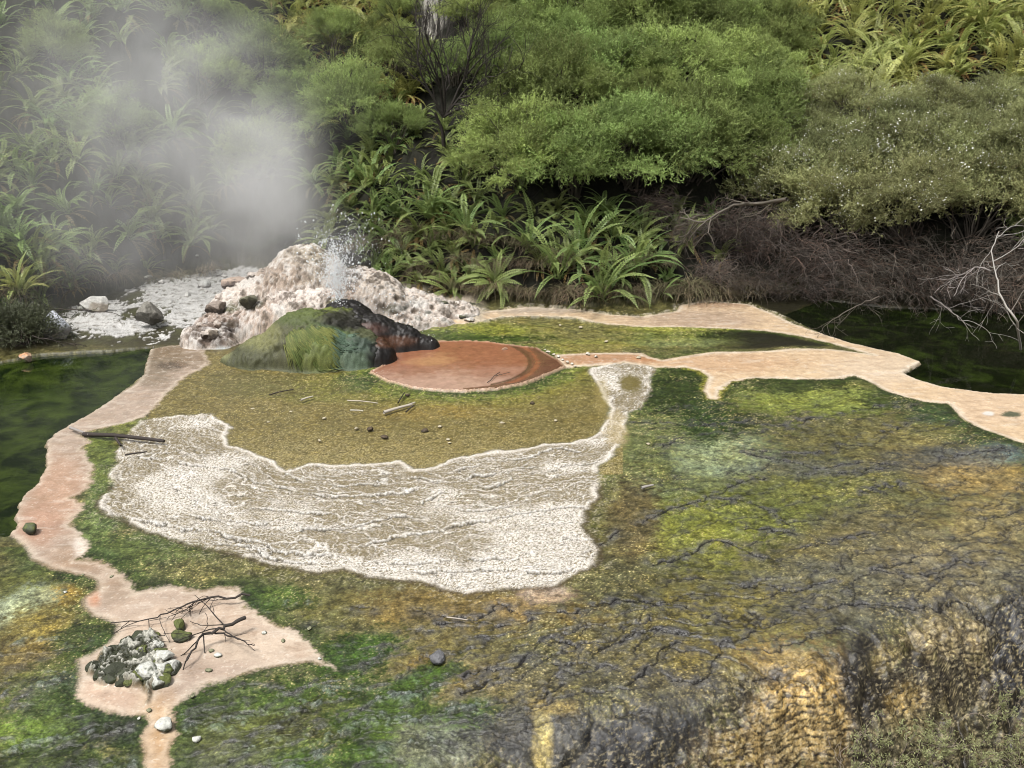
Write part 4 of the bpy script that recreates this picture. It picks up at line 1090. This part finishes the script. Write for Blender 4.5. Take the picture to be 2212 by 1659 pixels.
big_fern(1255, 560, .90, 16, "upright sword fern standing behind the brightest water-edge fern", 4)
big_fern(1140, 545, .85, 15, "sword fern higher on the bank behind the stream's narrow end", 5)
big_fern(1010, 520, .85, 16, "clump of yellow-tipped sword fern above the sinter mound's far slope", 6)
big_fern(930, 470, .80, 15, "sword fern of stiff upright fronds below the dark bare tree", 7)
big_fern(1330, 520, .80, 14, "dim sword fern in the shade under the feathery shrubs", 8)
big_fern(1425, 640, .42, 7, "small pale fern of few stiff fronds at the grassy stream edge", 9)
big_fern(56, 690, .60, 22, "bright yellow-green fern rosette standing by the white boulders and the pond", 10)
rosette = [o for o in COL.objects if o.get("label", "").startswith("bright yellow-green fern rosette")][0]; rosette.location.z += .45
for ch in rosette.children: ch.material_slots[0].link = 'OBJECT'; ch.material_slots[0].material = M_FERN2
big_fern(800, 420, .80, 15, "sword fern with tall ladder-like fronds beside the steam's clear edge", 11)

# ---- fine-leaved shrubs
def crown_mesh(mb, r, R, ncl, ns, nl, leaf=(.036, .010), low=-.15, droop=0.0, cl_r=.34):
    d = r.normal(size=(ncl * 3, 3)); d /= np.linalg.norm(d, axis=1)[:, None]
    d = d[d[:, 2] > low][:ncl]
    lump = 1 + .45 * noise3(d * 2.0, int(r.integers(99)), 2)
    cc = d * np.array(R) * (lump * r.uniform(.55, 1.08, len(d)) )[:, None]
    n0 = len(cc)
    # sprigs
    sp_b = cc[:, None] + r.normal(0, cl_r, (n0, ns, 3)) * np.array([1, 1, .38]) * .5 * r.uniform(.6, 1.5, (n0, 1, 1))
    out = d[:, None] * .7 + np.array([0, 0, .30 - droop]) + r.normal(0, .55, (n0, ns, 3))
    out /= np.linalg.norm(out, axis=2)[..., None]
    Ls = r.uniform(.12, .30, (n0, ns, 1))
    shade = (r.uniform(.55, 1.45, (n0, 1, 1)) * r.uniform(.8, 1.2, (n0, ns, 1)))
    s = np.linspace(.15, 1, nl)[None, None, :, None]
    base = sp_b[:, :, None] + out[:, :, None] * Ls[:, :, None] * s + r.normal(0, .006, (n0, ns, nl, 3))
    ld = out[:, :, None] * .55 + r.normal(0, .6, (n0, ns, nl, 3)); ld /= np.linalg.norm(ld, axis=3)[..., None]
    pr = np.cross(ld, r.normal(size=ld.shape)); pr /= np.linalg.norm(pr, axis=3)[..., None] + 1e-9
    ll = leaf[0] * r.uniform(.6, 1.3, (n0, ns, nl, 1)); lw = leaf[1] * r.uniform(.7, 1.2, (n0, ns, nl, 1))
    V = np.stack([base - pr * lw * .5, base + pr * lw * .5, base + ld * ll], 3).reshape(-1, 3)
    c = np.broadcast_to(shade[:, :, None] * (0.9 + .25 * s), (n0, ns, nl, 1)).reshape(-1, 1)
    mb.add(V, np.arange(len(V)).reshape(-1, 3), np.repeat(c, 3, 0) * np.array([1.05, 1, .9]))
    tips = (sp_b + out * Ls).reshape(-1, 3)
    # twig of each sprig: a sliver
    pv = np.cross(out, r.normal(size=out.shape)); pv /= np.linalg.norm(pv, axis=2)[..., None] + 1e-9
    V = np.stack([sp_b - pv * .003, sp_b + pv * .003, sp_b + out * Ls * 1.0], 2).reshape(-1, 3)
    mb.add(V, np.arange(len(V)).reshape(-1, 3), np.array([.75, .55, .5]))
    return cc, tips
def curve_to(r, a, b, n=7, wob=.08):
    a = np.array(a, float); b = np.array(b, float); t = np.linspace(0, 1, n)[:, None]
    L = np.linalg.norm(b - a)
    off = np.cumsum(r.normal(0, wob * L / n ** .5, (n, 3)), 0); off -= off[0] + (off[-1] - off[0]) * t
    sag = np.array([0, 0, 1]) * (np.sin(t * np.pi) * .12 * L)
    return a + (b - a) * t + off + sag
def shrub(seed, R, ncl, ns, nl, mat, flowers=0, leaf=(.036, .010), low=-.15, droop=0.0, name="shrub", stems=26, cl_r=.34):
    r = np.random.default_rng(seed)
    e = empty(name)
    mb = MB(); off = np.array([0, 0, R[2] * .85])
    cc, tips = crown_mesh(mb, r, R, ncl, ns, nl, leaf, low, droop, cl_r)
    mb.V = [v + off for v in mb.V]
    mb.build("crown", mat, e, False)
    st = MB()
    for c in cc[r.permutation(len(cc))[:stems]]:
        pts = curve_to(r, (r.normal(0, .08), r.normal(0, .08), -.1), c + off, 8)
        st.tube(pts, np.linspace(.022, .004, 8), 4, np.ones(3) * r.uniform(.6, 1.2))
        for _ in range(3):
            i = r.integers(3, 7); q = pts[i] + r.normal(0, .22, 3)
            st.tube(curve_to(r, pts[i], q, 4), [.006, .005, .003, .002], 3, np.ones(3) * r.uniform(.6, 1.3))
    st.build("stems", M_TWIG, e)
    if flowers:
        fm = MB(); top = tips[(tips[:, 2] > -.05)]
        nzv = noise3(top * 2.2, seed, 2)
        top = top[nzv > .10]
        pick = top[r.permutation(len(top))[:flowers]]
        for q in pick:
            k = r.integers(1, 4)
            for _ in range(k):
                cq = q + off + r.normal(0, .025, 3) * 1.0
                n = r.normal(size=3) + np.array([0, -.5, 1.0]); n /= np.linalg.norm(n)
                u = np.cross(n, [1, 0, .2]); u /= np.linalg.norm(u); v = np.cross(n, u)
                a = np.arange(5) * 2 * math.pi / 5 + r.uniform(0, 6)
                rr_ = r.uniform(.010, .017)
                ring = cq + rr_ * (np.cos(a)[:, None] * u + np.sin(a)[:, None] * v)
                fm.add(np.concatenate([[cq + n * .002], ring]), [(0, i + 1, (i + 1) % 5 + 1) for i in range(5)])
        tag(fm.build("flowers", M_FLOWER, e, False), kind="stuff")
    return e
green = [shrub(1000 + i, (1.15, 1.0, .85), 70, 54, 15, M_LEAF, 0, (.050, .0135), cl_r=.27) for i in range(4)]
flowery = [shrub(1020 + i, (1.25, 1.0, .80), 74, 54, 15, M_LEAF2, 340, (.044, .0135), cl_r=.27) for i in range(3)]
_used_s = set()
def put_shrub(pool, k, px, py, sc, rz, label, group, tilt=.25, dz=0.0, dy=0.0):
    L = hit(px, py); src = pool[k % len(pool)]
    loc = (L[0], L[1] + dy, L[2] + dz)
    if src.name in _used_s: o = copy_thing(src, loc, rz, sc, (tilt, 0))
    else:
        _used_s.add(src.name); o = src; o.location = loc; o.rotation_euler = (tilt, 0, rz); o.scale = (sc, sc, sc)
    return tag(o, label, "shrub", group)
gs = [(760, 290, .85), (850, 190, .8), (720, 130, .8), (1110, 200, .95), (1230, 130, 1.0), (1370, 110, 1.0), (1510, 120, 1.0), (1180, 300, 1.0), (1310, 260, 1.0), (1440, 250, 1.0), (1570, 240, 1.0), (1630, 320, .95), (1120, 400, .9), (1240, 420, .95), (1360, 400, 1.0), (1490, 390, 1.0), (1590, 400, .8), (1060, 150, .7), (1010, 90, .75), (870, 60, .55), (985, 185, .55), (1640, 150, .9), (850, 330, .6), (1300, 40, .9), (1150, 40, .9), (1450, 30, .9)]
rs = np.random.default_rng(5)
for i, (px, py, s) in enumerate(gs):
    left = px < 960
    put_shrub(green, i, px, py, s * rs.uniform(.92, 1.08), rs.uniform(0, 6.28), "feathery green shrub among ferns on the bank between the steam and the bare tree" if left else "feathery bright green shrub in the thicket over the middle of the bank", "green shrubs near the steam" if left else "feathery shrubs in the middle thicket")
fs = [(1760, 420, .85), (1900, 410, .9), (2040, 410, .9), (2190, 400, .9), (1700, 485, .85), (1820, 520, 1.0), (1960, 532, 1.05), (2090, 535, 1.05), (2220, 545, 1.0), (1740, 360, .6)]
for i, (px, py, s) in enumerate(fs):
    put_shrub(flowery, i, px, py, s * rs.uniform(.95, 1.08), rs.uniform(0, 6.28), "grey-green shrub dotted with small white flowers above the dark pond", "white-flowered shrubs above the dark pond", .32)
o = put_shrub(green, 3, 2230, 560, .55, 1.0, 'small bright yellow-green shrub at the far end of the flowering thicket', None, .3)
mid = [(1000, 20), (1650, 10), (1680, 380), (1560, 420), (1200, 410), (1060, 300)]
for i, (px, py) in enumerate(scatter(mid, 20, 90, rs)):
    put_shrub(green, i, px, py, rs.uniform(.45, .75), rs.uniform(0, 6.28), "feathery bright green shrub in the thicket over the middle of the bank", "feathery shrubs in the middle thicket", rs.uniform(-.1, .5), rs.uniform(.2, .7))
for i, (px, py) in enumerate(scatter([(1720, 340), (2230, 340), (2240, 500), (1720, 460)], 9, 100, rs)):
    put_shrub(flowery, i, px, py, rs.uniform(.5, .75), rs.uniform(0, 6.28), "grey-green shrub dotted with small white flowers above the dark pond", "white-flowered shrubs above the dark pond", rs.uniform(0, .5), rs.uniform(.3, .7))
vs = [(260, 330, .7), (430, 230, .8), (560, 190, .9), (560, 380, .7), (640, 270, .7), (420, 90, .8), (120, 150, .6)]
for i, (px, py, s) in enumerate(vs):
    put_shrub(green, i + 1, px, py, s, rs.uniform(0, 6.28), "pale blurred shrub on the bank behind the steam", "shrubs behind the steam")

# ---- dead twig thickets under the shrubs
def thicket(seed, R, n, mat, name="dead_twigs", rad=.0075, down=.25, nsub=3):
    r = np.random.default_rng(seed); mb = MB()
    for _ in range(n):
        a = r.normal(0, .35, 3) * np.array(R) + np.array([0, 0, R[2] * .55])
        d = r.normal(size=3) * np.array([1, .8, .7]) + np.array([0, -.35, -down]); d /= np.linalg.norm(d)
        L = r.uniform(.25, .7)
        pts = curve_to(r, a, a + d * L * np.array([1, 1, .9]), 6, .10)
        c = np.array([1, 1, 1.]) * r.uniform(.55, 1.5) * (np.array([1.1, .92, .85]) if r.random() < .35 else 1)
        mb.tube(pts, np.linspace(rad * r.uniform(.5, 1.1), .0018, 6), 3, c)
        for _k in range(nsub):
            i = r.integers(1, 5); q = pts[i] + (d * .7 + r.normal(0, .6, 3)) * r.uniform(.06, .22)
            mb.tube(curve_to(r, pts[i], q, 3, .08), [.0032, .0025, .0014], 3, c)
    return mb.build(name, mat, None, False)
thick = [thicket(1100 + i, (1.05, .75, .66), 250, M_TWIG) for i in range(3)]
ts = [(1530, 610, .55), (1600, 632, .55), (1660, 640, .6), (1610, 560, .95), (1700, 590, .95), (1790, 600, 1.0), (1890, 615, 1.05), (1990, 625, 1.1), (2090, 640, 1.1), (2190, 645, 1.1), (1410, 470, .6), (1540, 510, .7), (1640, 520, .7), (2000, 650, .9), (2120, 660, .9), (1470, 520, .6), (1860, 650, .8), (1740, 640, .7), (2240, 600, 1.0)]
for i, (px, py, s) in enumerate(ts):
    L = hit(px, py)
    o = put(thick[i % 3], (L[0], L[1] - .25, L[2] + .05), rs.uniform(0, 6.28), s)
    dark = px < 1570
    tag(o, "dark tangle of dead twigs in the shade below the feathery shrubs" if dark else "brown tangle of dead twigs hanging below the flowering shrubs over the water", "dead twigs", "dark twig tangles" if dark else "brown twig tangles over the dark pond")

# ---- bare branching trees
def branchy(mb, r, p, d, L, rad, depth, col, spread=.55, up=.12, kids=(2, 4), shrink=.68, seg=5):
    pts = [np.array(p, float)]; d = np.array(d, float); d /= np.linalg.norm(d)
    for k in range(seg):
        d = d + r.normal(0, .13, 3) + np.array([0, 0, up * .3]); d /= np.linalg.norm(d)
        pts.append(pts[-1] + d * L / seg)
    mb.tube(pts, np.linspace(rad, rad * .62, seg + 1), 5 if rad > .012 else 3, col * r.uniform(.8, 1.25))
    if depth == 0: return
    for _ in range(r.integers(kids[0], kids[1] + 1)):
        i = r.integers(2, seg + 1)
        nd = d + r.normal(0, spread, 3) + np.array([0, 0, up]); 
        branchy(mb, r, pts[i], nd, L * shrink * r.uniform(.7, 1.2), max(rad * .58, .0028), depth - 1, col, spread, up, kids, shrink, seg)
    if depth > 0:
        branchy(mb, r, pts[-1], d + r.normal(0, .25, 3), L * shrink, max(rad * .62, .0028), depth - 1, col, spread, up, kids, shrink, seg)
L = hit(965, 300)
tree = tag(empty("bare_tree", (L[0], L[1] - .7, L[2] - .15)), "dark leafless branching tree standing on the bank above the ferns", "tree")
r = np.random.default_rng(1203); one = np.ones(3)
tr = MB(); branchy(tr, r, (0, 0, 0), (.02, -.05, 1), .75, .045, 0, one); tr.build("trunk", M_BARK, tree)
for d, L_, dp in (((.75, -.15, .75), 1.0, 4), ((-.45, -.1, .85), .9, 4), ((.15, .1, 1), 1.0, 4), ((.95, -.3, .35), 1.0, 4), ((-.1, -.25, .9), .95, 4), ((.5, -.3, .5), .8, 4)):
    bm_ = MB(); branchy(bm_, r, (0, 0, .62), d, L_, .030, dp, one, .5, .16, (2, 3), .72)
    bm_.build("limb", M_BARK, tree)
def branch_thing(px, py, z, segs, rad, mat, label, name, cat, seed, depth=2, spread=.5, L=.3):
    r = np.random.default_rng(seed); mb = MB()
    w0 = np.array([*W(px, py, z), z])
    pts = []
    for qx, qy, qz in segs: pts.append(np.array([*W(qx, qy, qz), qz]) - w0)
    P_ = np.array(pts)
    t = np.linspace(0, len(P_) - 1, len(P_) * 4); fine = np.stack([np.interp(t, np.arange(len(P_)), P_[:, k]) for k in range(3)], 1)
    fine[1:-1] += r.normal(0, .008, (len(fine) - 2, 3))
    mb.tube(fine, np.linspace(rad, rad * .35, len(fine)), 5, one)
    if depth:
        for i in range(2, len(fine) - 1):
            if r.random() < .6:
                d = fine[i + 1] - fine[i - 1]; d /= np.linalg.norm(d) + 1e-9
                branchy(mb, r, fine[i], d + r.normal(0, .7, 3) + np.array([0, 0, -.1]), L * r.uniform(.5, 1.2), rad * .4, depth - 1, one, spread, -.05, (1, 2), .65, 4)
    o = mb.build(name, mat, None)
    o.location = w0
    return tag(o, label, cat)
branch_thing(2205, 755, .15, [(2205, 755, .15), (2195, 690, .75), (2160, 640, 1.0), (2150, 590, 1.2), (2140, 540, 1.4), (2158, 500, 1.6)], .018, M_PALE, "bleached grey dead branch leaning out over the dark pond", "dead_branch", "branch", 1301, 3, .6, .5)
branch_thing(2140, 585, 1.15, [(2140, 585, 1.15), (2105, 575, 1.15), (2080, 600, 1.0), (2060, 640, .8)], .010, M_PALE, "thin white dead branch hooked above the dark pond", "dead_branch", "branch", 1302, 3, .6, .35)
branch_thing(2010, 640, .7, [(2010, 640, .7), (2040, 660, .55), (2075, 690, .4), (2110, 700, .35)], .012, M_PALE, "spray of grey-white dead twigs low over the dark pond", "dead_branch", "branch", 1303, 3, .7, .3)
branch_thing(1900, 640, .6, [(1900, 640, .6), (1850, 660, .4), (1800, 690, .2), (1780, 705, .1)], .012, M_TWIG, "brown dead branch dipping to the stream's pale edge", "dead_branch", "branch", 1304, 3, .7, .3)
branch_thing(1560, 470, 1.6, [(1700, 430, 1.9), (1640, 440, 1.7), (1580, 445, 1.6), (1520, 480, 1.4), (1470, 470, 1.4)], .034, M_TWIG, "crooked brown limb showing in the gap below the feathery shrubs", "dead_branch", "branch", 1305, 3, .6, .4)
# fallen branch across the pink stream, and sticks on the flats
BR = M_BARK
branch_thing(540, 1286, .02, [(540, 1286, .03), (460, 1290, .06), (400, 1305, .07), (330, 1335, .04), (240, 1345, .02)], .010, BR, "fallen dark twiggy branch lying across the pink stream fan", "fallen_branch", "branch", 1310, 3, .6, .28)
branch_thing(530, 1334, .08, [(530, 1334, .10), (480, 1358, .09), (430, 1378, .07), (400, 1430, .04)], .016, BR, "forked broken branch resting on the rock heap in the pink stream", "fallen_branch", "branch", 1311, 2, .6, .28)
branch_thing(430, 1370, .07, [(460, 1366, .07), (505, 1376, .05), (550, 1395, .02)], .008, BR, "thin dark twig lying on the stream fan beyond the rock heap", "twig", "twig", 1312, 1, .5, .1)
def stick(a, b, rad, mat, label, name="stick", cat="stick", fork=None, z=.012):
    mb = MB(); r = np.random.default_rng(int(a[0] * 7 + a[1]))
    A = np.array([*W(*a), z]); B = np.array([*W(*b), z])
    mb.tube(curve_to(r, A - A, B - A, 6, .03) * np.array([1, 1, .15]), np.linspace(rad, rad * .7, 6), 6, one)
    if fork: 
        f0, f1 = fork; F0 = np.array([*W(*f0), z]) - A; F1 = np.array([*W(*f1), z + .02]) - A
        mb.tube([F0, (F0 + F1) / 2, F1], [rad * .7, rad * .6, rad * .4], 5, one)
    o = mb.build(name, mat, None); o.location = A; return tag(o, label, cat)
M_DRIFT = leaf_mat("grey_driftwood", (.34, .31, .26), .1, .8, 0, .2)
stick((829, 893), (890, 876), .022, M_DRIFT, "pale forked driftwood stick lying on the brown flat in front of the pool", fork=((874, 880), (897, 874)))
stick((877, 892), (895, 877), .010, M_BARK, "short dark stick touching the forked driftwood")
stick((750, 867), (817, 873), .008, M_DRIFT, "long thin pale stick parallel to the pool's near edge")
stick((860, 872), (874, 850), .010, M_BARK, "short dark stick pointing at the orange pool's near rim")
stick((757, 888), (785, 890), .012, M_DRIFT, "short fat driftwood piece on the brown flat left of the forked stick")
stick((650, 866), (676, 858), .014, M_DRIFT, "whitish stub of wood on the olive flat before the cone's fringe")
stick((582, 855), (634, 843), .009, M_BARK, "thin black stick on the olive flat before the mossy cone")
stick((1053, 828), (1080, 806), .006, M_BARK, "fine dark twig poking out of the orange pool's near edge", "twig", "twig", fork=((1070, 814), (1104, 808)))
stick((180, 940), (355, 955), .026, M_BARK, "long dark waterlogged branch across the green strip beside the apron", "log", "branch", fork=((250, 948), (262, 968)))
stick((152, 927), (192, 942), .018, M_PALE, "bleached white stick lying across the stream's bend", z=.02)
stick((270, 985), (318, 978), .010, M_BARK, "thin dark twig on the apron's outer edge below the long wet branch", "twig", "twig")
stick((965, 1336), (1010, 1342), .006, M_DRIFT, "straw-coloured stick on the brown mat below the apron")
stick((1386, 1056), (1411, 1050), .016, M_PALE, "curled whitish leaf-like chip on the brown ground beside the apron", "wood_chip", "wood chip")
branch_thing(240, 690, .25, [(100, 668, .35), (170, 668, .35), (240, 675, .36), (300, 695, .2)], .009, M_TWIG, "dead twigs lying over the white flat-topped boulder", "twig", "twig", 1320, 2, .5, .25)
branch_thing(110, 745, .1, [(70, 725, .2), (110, 735, .15), (160, 742, .05), (190, 750, -.03)], .009, M_TWIG, "dead twigs trailing from the white pond boulder into the water", "twig", "twig", 1321, 2, .6, .2)

# ---- dark bush at the pond's corner and dry grass under the ferns
cb = shrub(1401, (.46, .36, .26), 46, 34, 12, M_DARKLEAF, 0, (.055, .011), name="bush", cl_r=.25)
L = hit(45, 742); cb.location = (L[0], L[1], -.05); tag(cb, "dark grey-green bush at the pond's corner below the bright fern rosette", "bush")
def grass_mesh(seed, n, L, down=True):
    r = np.random.default_rng(seed); mb = MB()
    for _ in range(n):
        a = r.uniform(0, 6.28); l = L * r.uniform(.5, 1.2); s = np.linspace(0, 1, 5)
        e0 = math.radians(r.uniform(30, 80)); e1 = math.radians(r.uniform(-90, -30))
        el = e0 + (e1 - e0) * s; pts = np.stack([np.cumsum(np.cos(el)) * l / 5 * math.cos(a), np.cumsum(np.cos(el)) * l / 5 * math.sin(a), np.cumsum(np.sin(el)) * l / 5], 1) + r.normal(0, .07, 3) * np.array([1, 1, .3])
        side = np.array([-math.sin(a), math.cos(a), 0]) * .0055 * np.linspace(1, .2, 5)[:, None]
        V = np.concatenate([pts - side, pts + side]); F = [(i, i + 1, i + 6, i + 5) for i in range(4)]
        mb.add(V, F, np.ones(3) * r.uniform(.4, 1.4) * np.array([1, r.uniform(.9, 1.15), 1]))
    return mb.build("dry_grass", M_DRY, None, False)
grasses = [grass_mesh(1500 + i, 170, .42) for i in range(3)]
gpos = [(1470 + 24 * i, 640 + rs.uniform(-16, 6)) for i in range(9)] + [(1060 + 37 * i + rs.uniform(-10, 10), 640 + rs.uniform(-14, 8)) for i in range(12)] + [(900 + 45 * i, 595 + 12 * i + rs.uniform(-12, 8)) for i in range(4)] + [(760 + 40 * i, 540 + rs.uniform(-20, 10)) for i in range(4)] + [(1000 + 40 * i, 580 + rs.uniform(-20, 10)) for i in range(12)] + [(30 + 60 * i, 640 - 8 * i + rs.uniform(-10, 10)) for i in range(8)] + [(860 + 40 * i, 520 + rs.uniform(-20, 20)) for i in range(8)]
for i, (px, py) in enumerate(gpos):
    L = hit(px, py)
    o = put(grasses[i % 3], (L[0], L[1] - .05, L[2] + .02), rs.uniform(0, 6.28), rs.uniform(.8, 1.25), (.25, 0))
    tag(o, "tuft of dry brown grass under the water-edge ferns" if px > 740 else "tuft of dry grass at the steamy bank foot behind the white boulders", "grass tuft", "dry grass under the ferns" if px > 740 else "dry grass at the steamy bank foot")

# ---- sparse bush on the rock face in the near corner
fg = empty("bush"); r = np.random.default_rng(1601); mb = MB(); st = MB()
Lf = hit(2080, 1640)
for i in range(150):
    q = (r.uniform(1800, 2260), r.uniform(1500, 1760))
    if q[1] < 1640 - (q[0] - 1800) * .30 - 20 + r.uniform(-20, 60) * 1.0: continue
    h0 = hit(*q) - Lf
    d = np.array([r.normal(0, .5), r.normal(-.1, .4), 1]); d /= np.linalg.norm(d); l = r.uniform(.10, .30)
    pts = curve_to(r, h0, h0 + d * l, 7, .12); st.tube(pts, np.linspace(.0035, .0012, 7), 3, np.ones(3) * r.uniform(.7, 1.6))
    for _ in range(4):
        i0 = r.integers(2, 7); dd = d + r.normal(0, .7, 3); dd /= np.linalg.norm(dd); ls = r.uniform(.05, .16)
        s2 = curve_to(r, pts[i0], pts[i0] + dd * ls, 6, .1); st.tube(s2, np.linspace(.002, .001, 6), 3, np.ones(3) * r.uniform(.8, 1.8))
        if r.random() < .35: continue
        for _l in range(26):
            b0 = s2[r.integers(1, 6)] + r.normal(0, .008, 3); ld = dd * .5 + r.normal(0, .6, 3); ld /= np.linalg.norm(ld)
            pr = np.cross(ld, r.normal(size=3)); pr /= np.linalg.norm(pr); ll = r.uniform(.012, .026)
            mb.add([b0, b0 + ld * ll * .5 + pr * .0042, b0 + ld * ll * 1.3, b0 + ld * ll * .5 - pr * .0042], [(0, 1, 2, 3)], np.array([1.1, 1.05, 1.0]) * r.uniform(.8, 1.6))
fg.location = Lf
mb.build("crown", M_LEAF2, fg, False); st.build("stems", leaf_mat("grey_stem", (.20, .17, .13), .1, .8, 0, .2), fg)
tag(fg, "sparse grey-green bush of wiry stems on the rocky drop nearest the viewer", "bush")
# ------------------------------------------------------------------ spray and steam
sp = MB(); r = np.random.default_rng(1701)
ov, of = ICO1
w0 = np.array([*W(742, 735), 0.0])
for i in range(2600):
    t = r.beta(1.2, 1.6)
    if i < 900:
        px_, hz = 745 + r.normal(0, 20 + 40 * t), .80 + 1.15 * t + r.normal(0, .1)
    elif 1500 <= i:
        t = r.beta(1.0, 1.4); px_, hz = 738 + r.normal(0, 8 + 16 * t), .62 + 1.0 * t
    elif i < 1200:
        px_, hz = 728 + r.normal(0, 12), .85 + r.uniform(0, .55)
    else:
        px_, hz = 830 + r.normal(0, 60), r.uniform(.02, .8) ** 1.2
    c = W(px_, 735 + r.normal(0, 8)); rad = np.clip(r.lognormal(-5.25, .40), .0022, .016)
    sp.add(ov * rad * np.array([1, 1, r.uniform(1, 1.5)]) + np.array([c[0], c[1], hz]) - w0, of)
m, nt, out = new_mat("water_drops")
b = N(nt, "ShaderNodeBsdfPrincipled"); b.inputs['Base Color'].default_value = (.85, .88, .90, 1); b.inputs['Roughness'].default_value = .15
b.inputs['Transmission Weight'].default_value = .35; b.inputs['IOR'].default_value = 1.33
nt.links.new(b.outputs[0], out.inputs['Surface'])
o = sp.build("water_spray", m, None); o.location = w0
tag(o, "white droplets of hot water splashing up between the two mounds", "spray", kind="stuff")

# steam: one body of vapour, thickest above the mound and thinning up the bank
lo = np.array([-11.5, 10.8, -.3]); hi = np.array([-1.0, 24.5, 9.5])
V = np.array([[x, y, z] for z in (lo[2], hi[2]) for y in (lo[1], hi[1]) for x in (lo[0], hi[0])])
F = np.array([(0, 1, 3, 2), (4, 6, 7, 5), (0, 4, 5, 1), (2, 3, 7, 6), (0, 2, 6, 4), (1, 5, 7, 3)])[:, ::-1]
m, nt, out = new_mat("steam"); Lk = nt.links
geo = N(nt, "ShaderNodeNewGeometry")
def blob(px, py, yd, rad, dens, sq=(1, 1, 1)):
    d = ray(px, py); t = yd / d[1]; c = (d[0] * t, yd, CAM_H + d[2] * t)
    sub = N(nt, "ShaderNodeVectorMath", operation='SUBTRACT'); sub.inputs[1].default_value = c
    Lk.new(warped, sub.inputs[0])
    dv = N(nt, "ShaderNodeVectorMath", operation='DIVIDE'); dv.inputs[1].default_value = tuple(rad * q for q in sq)
    Lk.new(sub.outputs[0], dv.inputs[0])
    ln = N(nt, "ShaderNodeVectorMath", operation='LENGTH'); Lk.new(dv.outputs[0], ln.inputs[0])
    mr = N(nt, "ShaderNodeMapRange", interpolation_type='SMOOTHERSTEP')
    mr.inputs[1].default_value = 1.0; mr.inputs[2].default_value = 0.0; mr.inputs[3].default_value = 0; mr.inputs[4].default_value = dens
    Lk.new(ln.outputs['Value'], mr.inputs[0])
    return mr.outputs[0]
nz = N(nt, "ShaderNodeTexNoise", i_Scale=.55, i_Detail=2.0)
Lk.new(geo.outputs['Position'], nz.inputs['Vector'])
s1 = N(nt, "ShaderNodeVectorMath", operation='SUBTRACT'); s1.inputs[1].default_value = (.5, .5, .5); Lk.new(nz.outputs['Color'], s1.inputs[0])
s2 = N(nt, "ShaderNodeVectorMath", operation='SCALE'); s2.inputs['Scale'].default_value = 1.8; Lk.new(s1.outputs[0], s2.inputs[0])
s3 = N(nt, "ShaderNodeVectorMath", operation='ADD'); Lk.new(geo.outputs['Position'], s3.inputs[0]); Lk.new(s2.outputs[0], s3.inputs[1])
warped = s3.outputs[0]
BL = [(606, 440, 15.2, 1.5, .42, (1, 1.2, 1.3)), (520, 380, 15.8, 1.8, .50, (1.1, 1.2, 1)), (430, 290, 16.2, 2.4, .24, (1.1, 1, 1)), (300, 200, 17, 3.2, .13, (1.2, 1, 1)), (330, 60, 17.5, 3.2, .10, (1, 1, 1)), (150, 330, 16.5, 3.6, .10, (1.2, 1, 1)), (380, 500, 15.2, 2.2, .14, (1.5, 1, .8)), (100, 560, 14.8, 2.2, .06, (1.5, 1, 1)), (570, 590, 14.4, 1.3, .24, (1.3, .8, .7)), (640, 190, 17, 2.0, .06, (1, 1, 1))]
BL = [(a, b, c, d, e * .62, f) for a, b, c, d, e, f in BL] + [(735, 590, 14.0, .42, 1.1, (.8, .8, 1.5)), (760, 530, 14.2, .5, .35, (1, 1, 1))]
tot = None
for bl in BL:
    v = blob(*bl)
    if tot is None: tot = v
    else:
        ad = N(nt, "ShaderNodeMath", operation='ADD'); Lk.new(tot, ad.inputs[0]); Lk.new(v, ad.inputs[1]); tot = ad.outputs[0]
n2 = N(nt, "ShaderNodeTexNoise", i_Scale=.9, i_Detail=4.0, i_Roughness=.55, i_Distortion=.4)
Lk.new(warped, n2.inputs['Vector'])
mr = N(nt, "ShaderNodeMapRange"); mr.inputs[1].default_value = .34; mr.inputs[2].default_value = .66; mr.inputs[3].default_value = .25; mr.inputs[4].default_value = 1.65
Lk.new(n2.outputs['Fac'], mr.inputs[0])
mu = N(nt, "ShaderNodeMath", operation='MULTIPLY'); Lk.new(tot, mu.inputs[0]); Lk.new(mr.outputs[0], mu.inputs[1])
pv = N(nt, "ShaderNodeVolumePrincipled"); pv.inputs['Color'].default_value = (1, 1, 1, 1); pv.inputs['Anisotropy'].default_value = .15
Lk.new(mu.outputs[0], pv.inputs['Density']); Lk.new(pv.outputs[0], out.inputs['Volume'])
c0 = (lo + hi) / 2
st = mesh_np("steam", V - c0, F, m, None, None, False); st.location = c0
tag(st, "drifting grey-white steam rising from the sinter mound up the bank", "steam", kind="stuff")
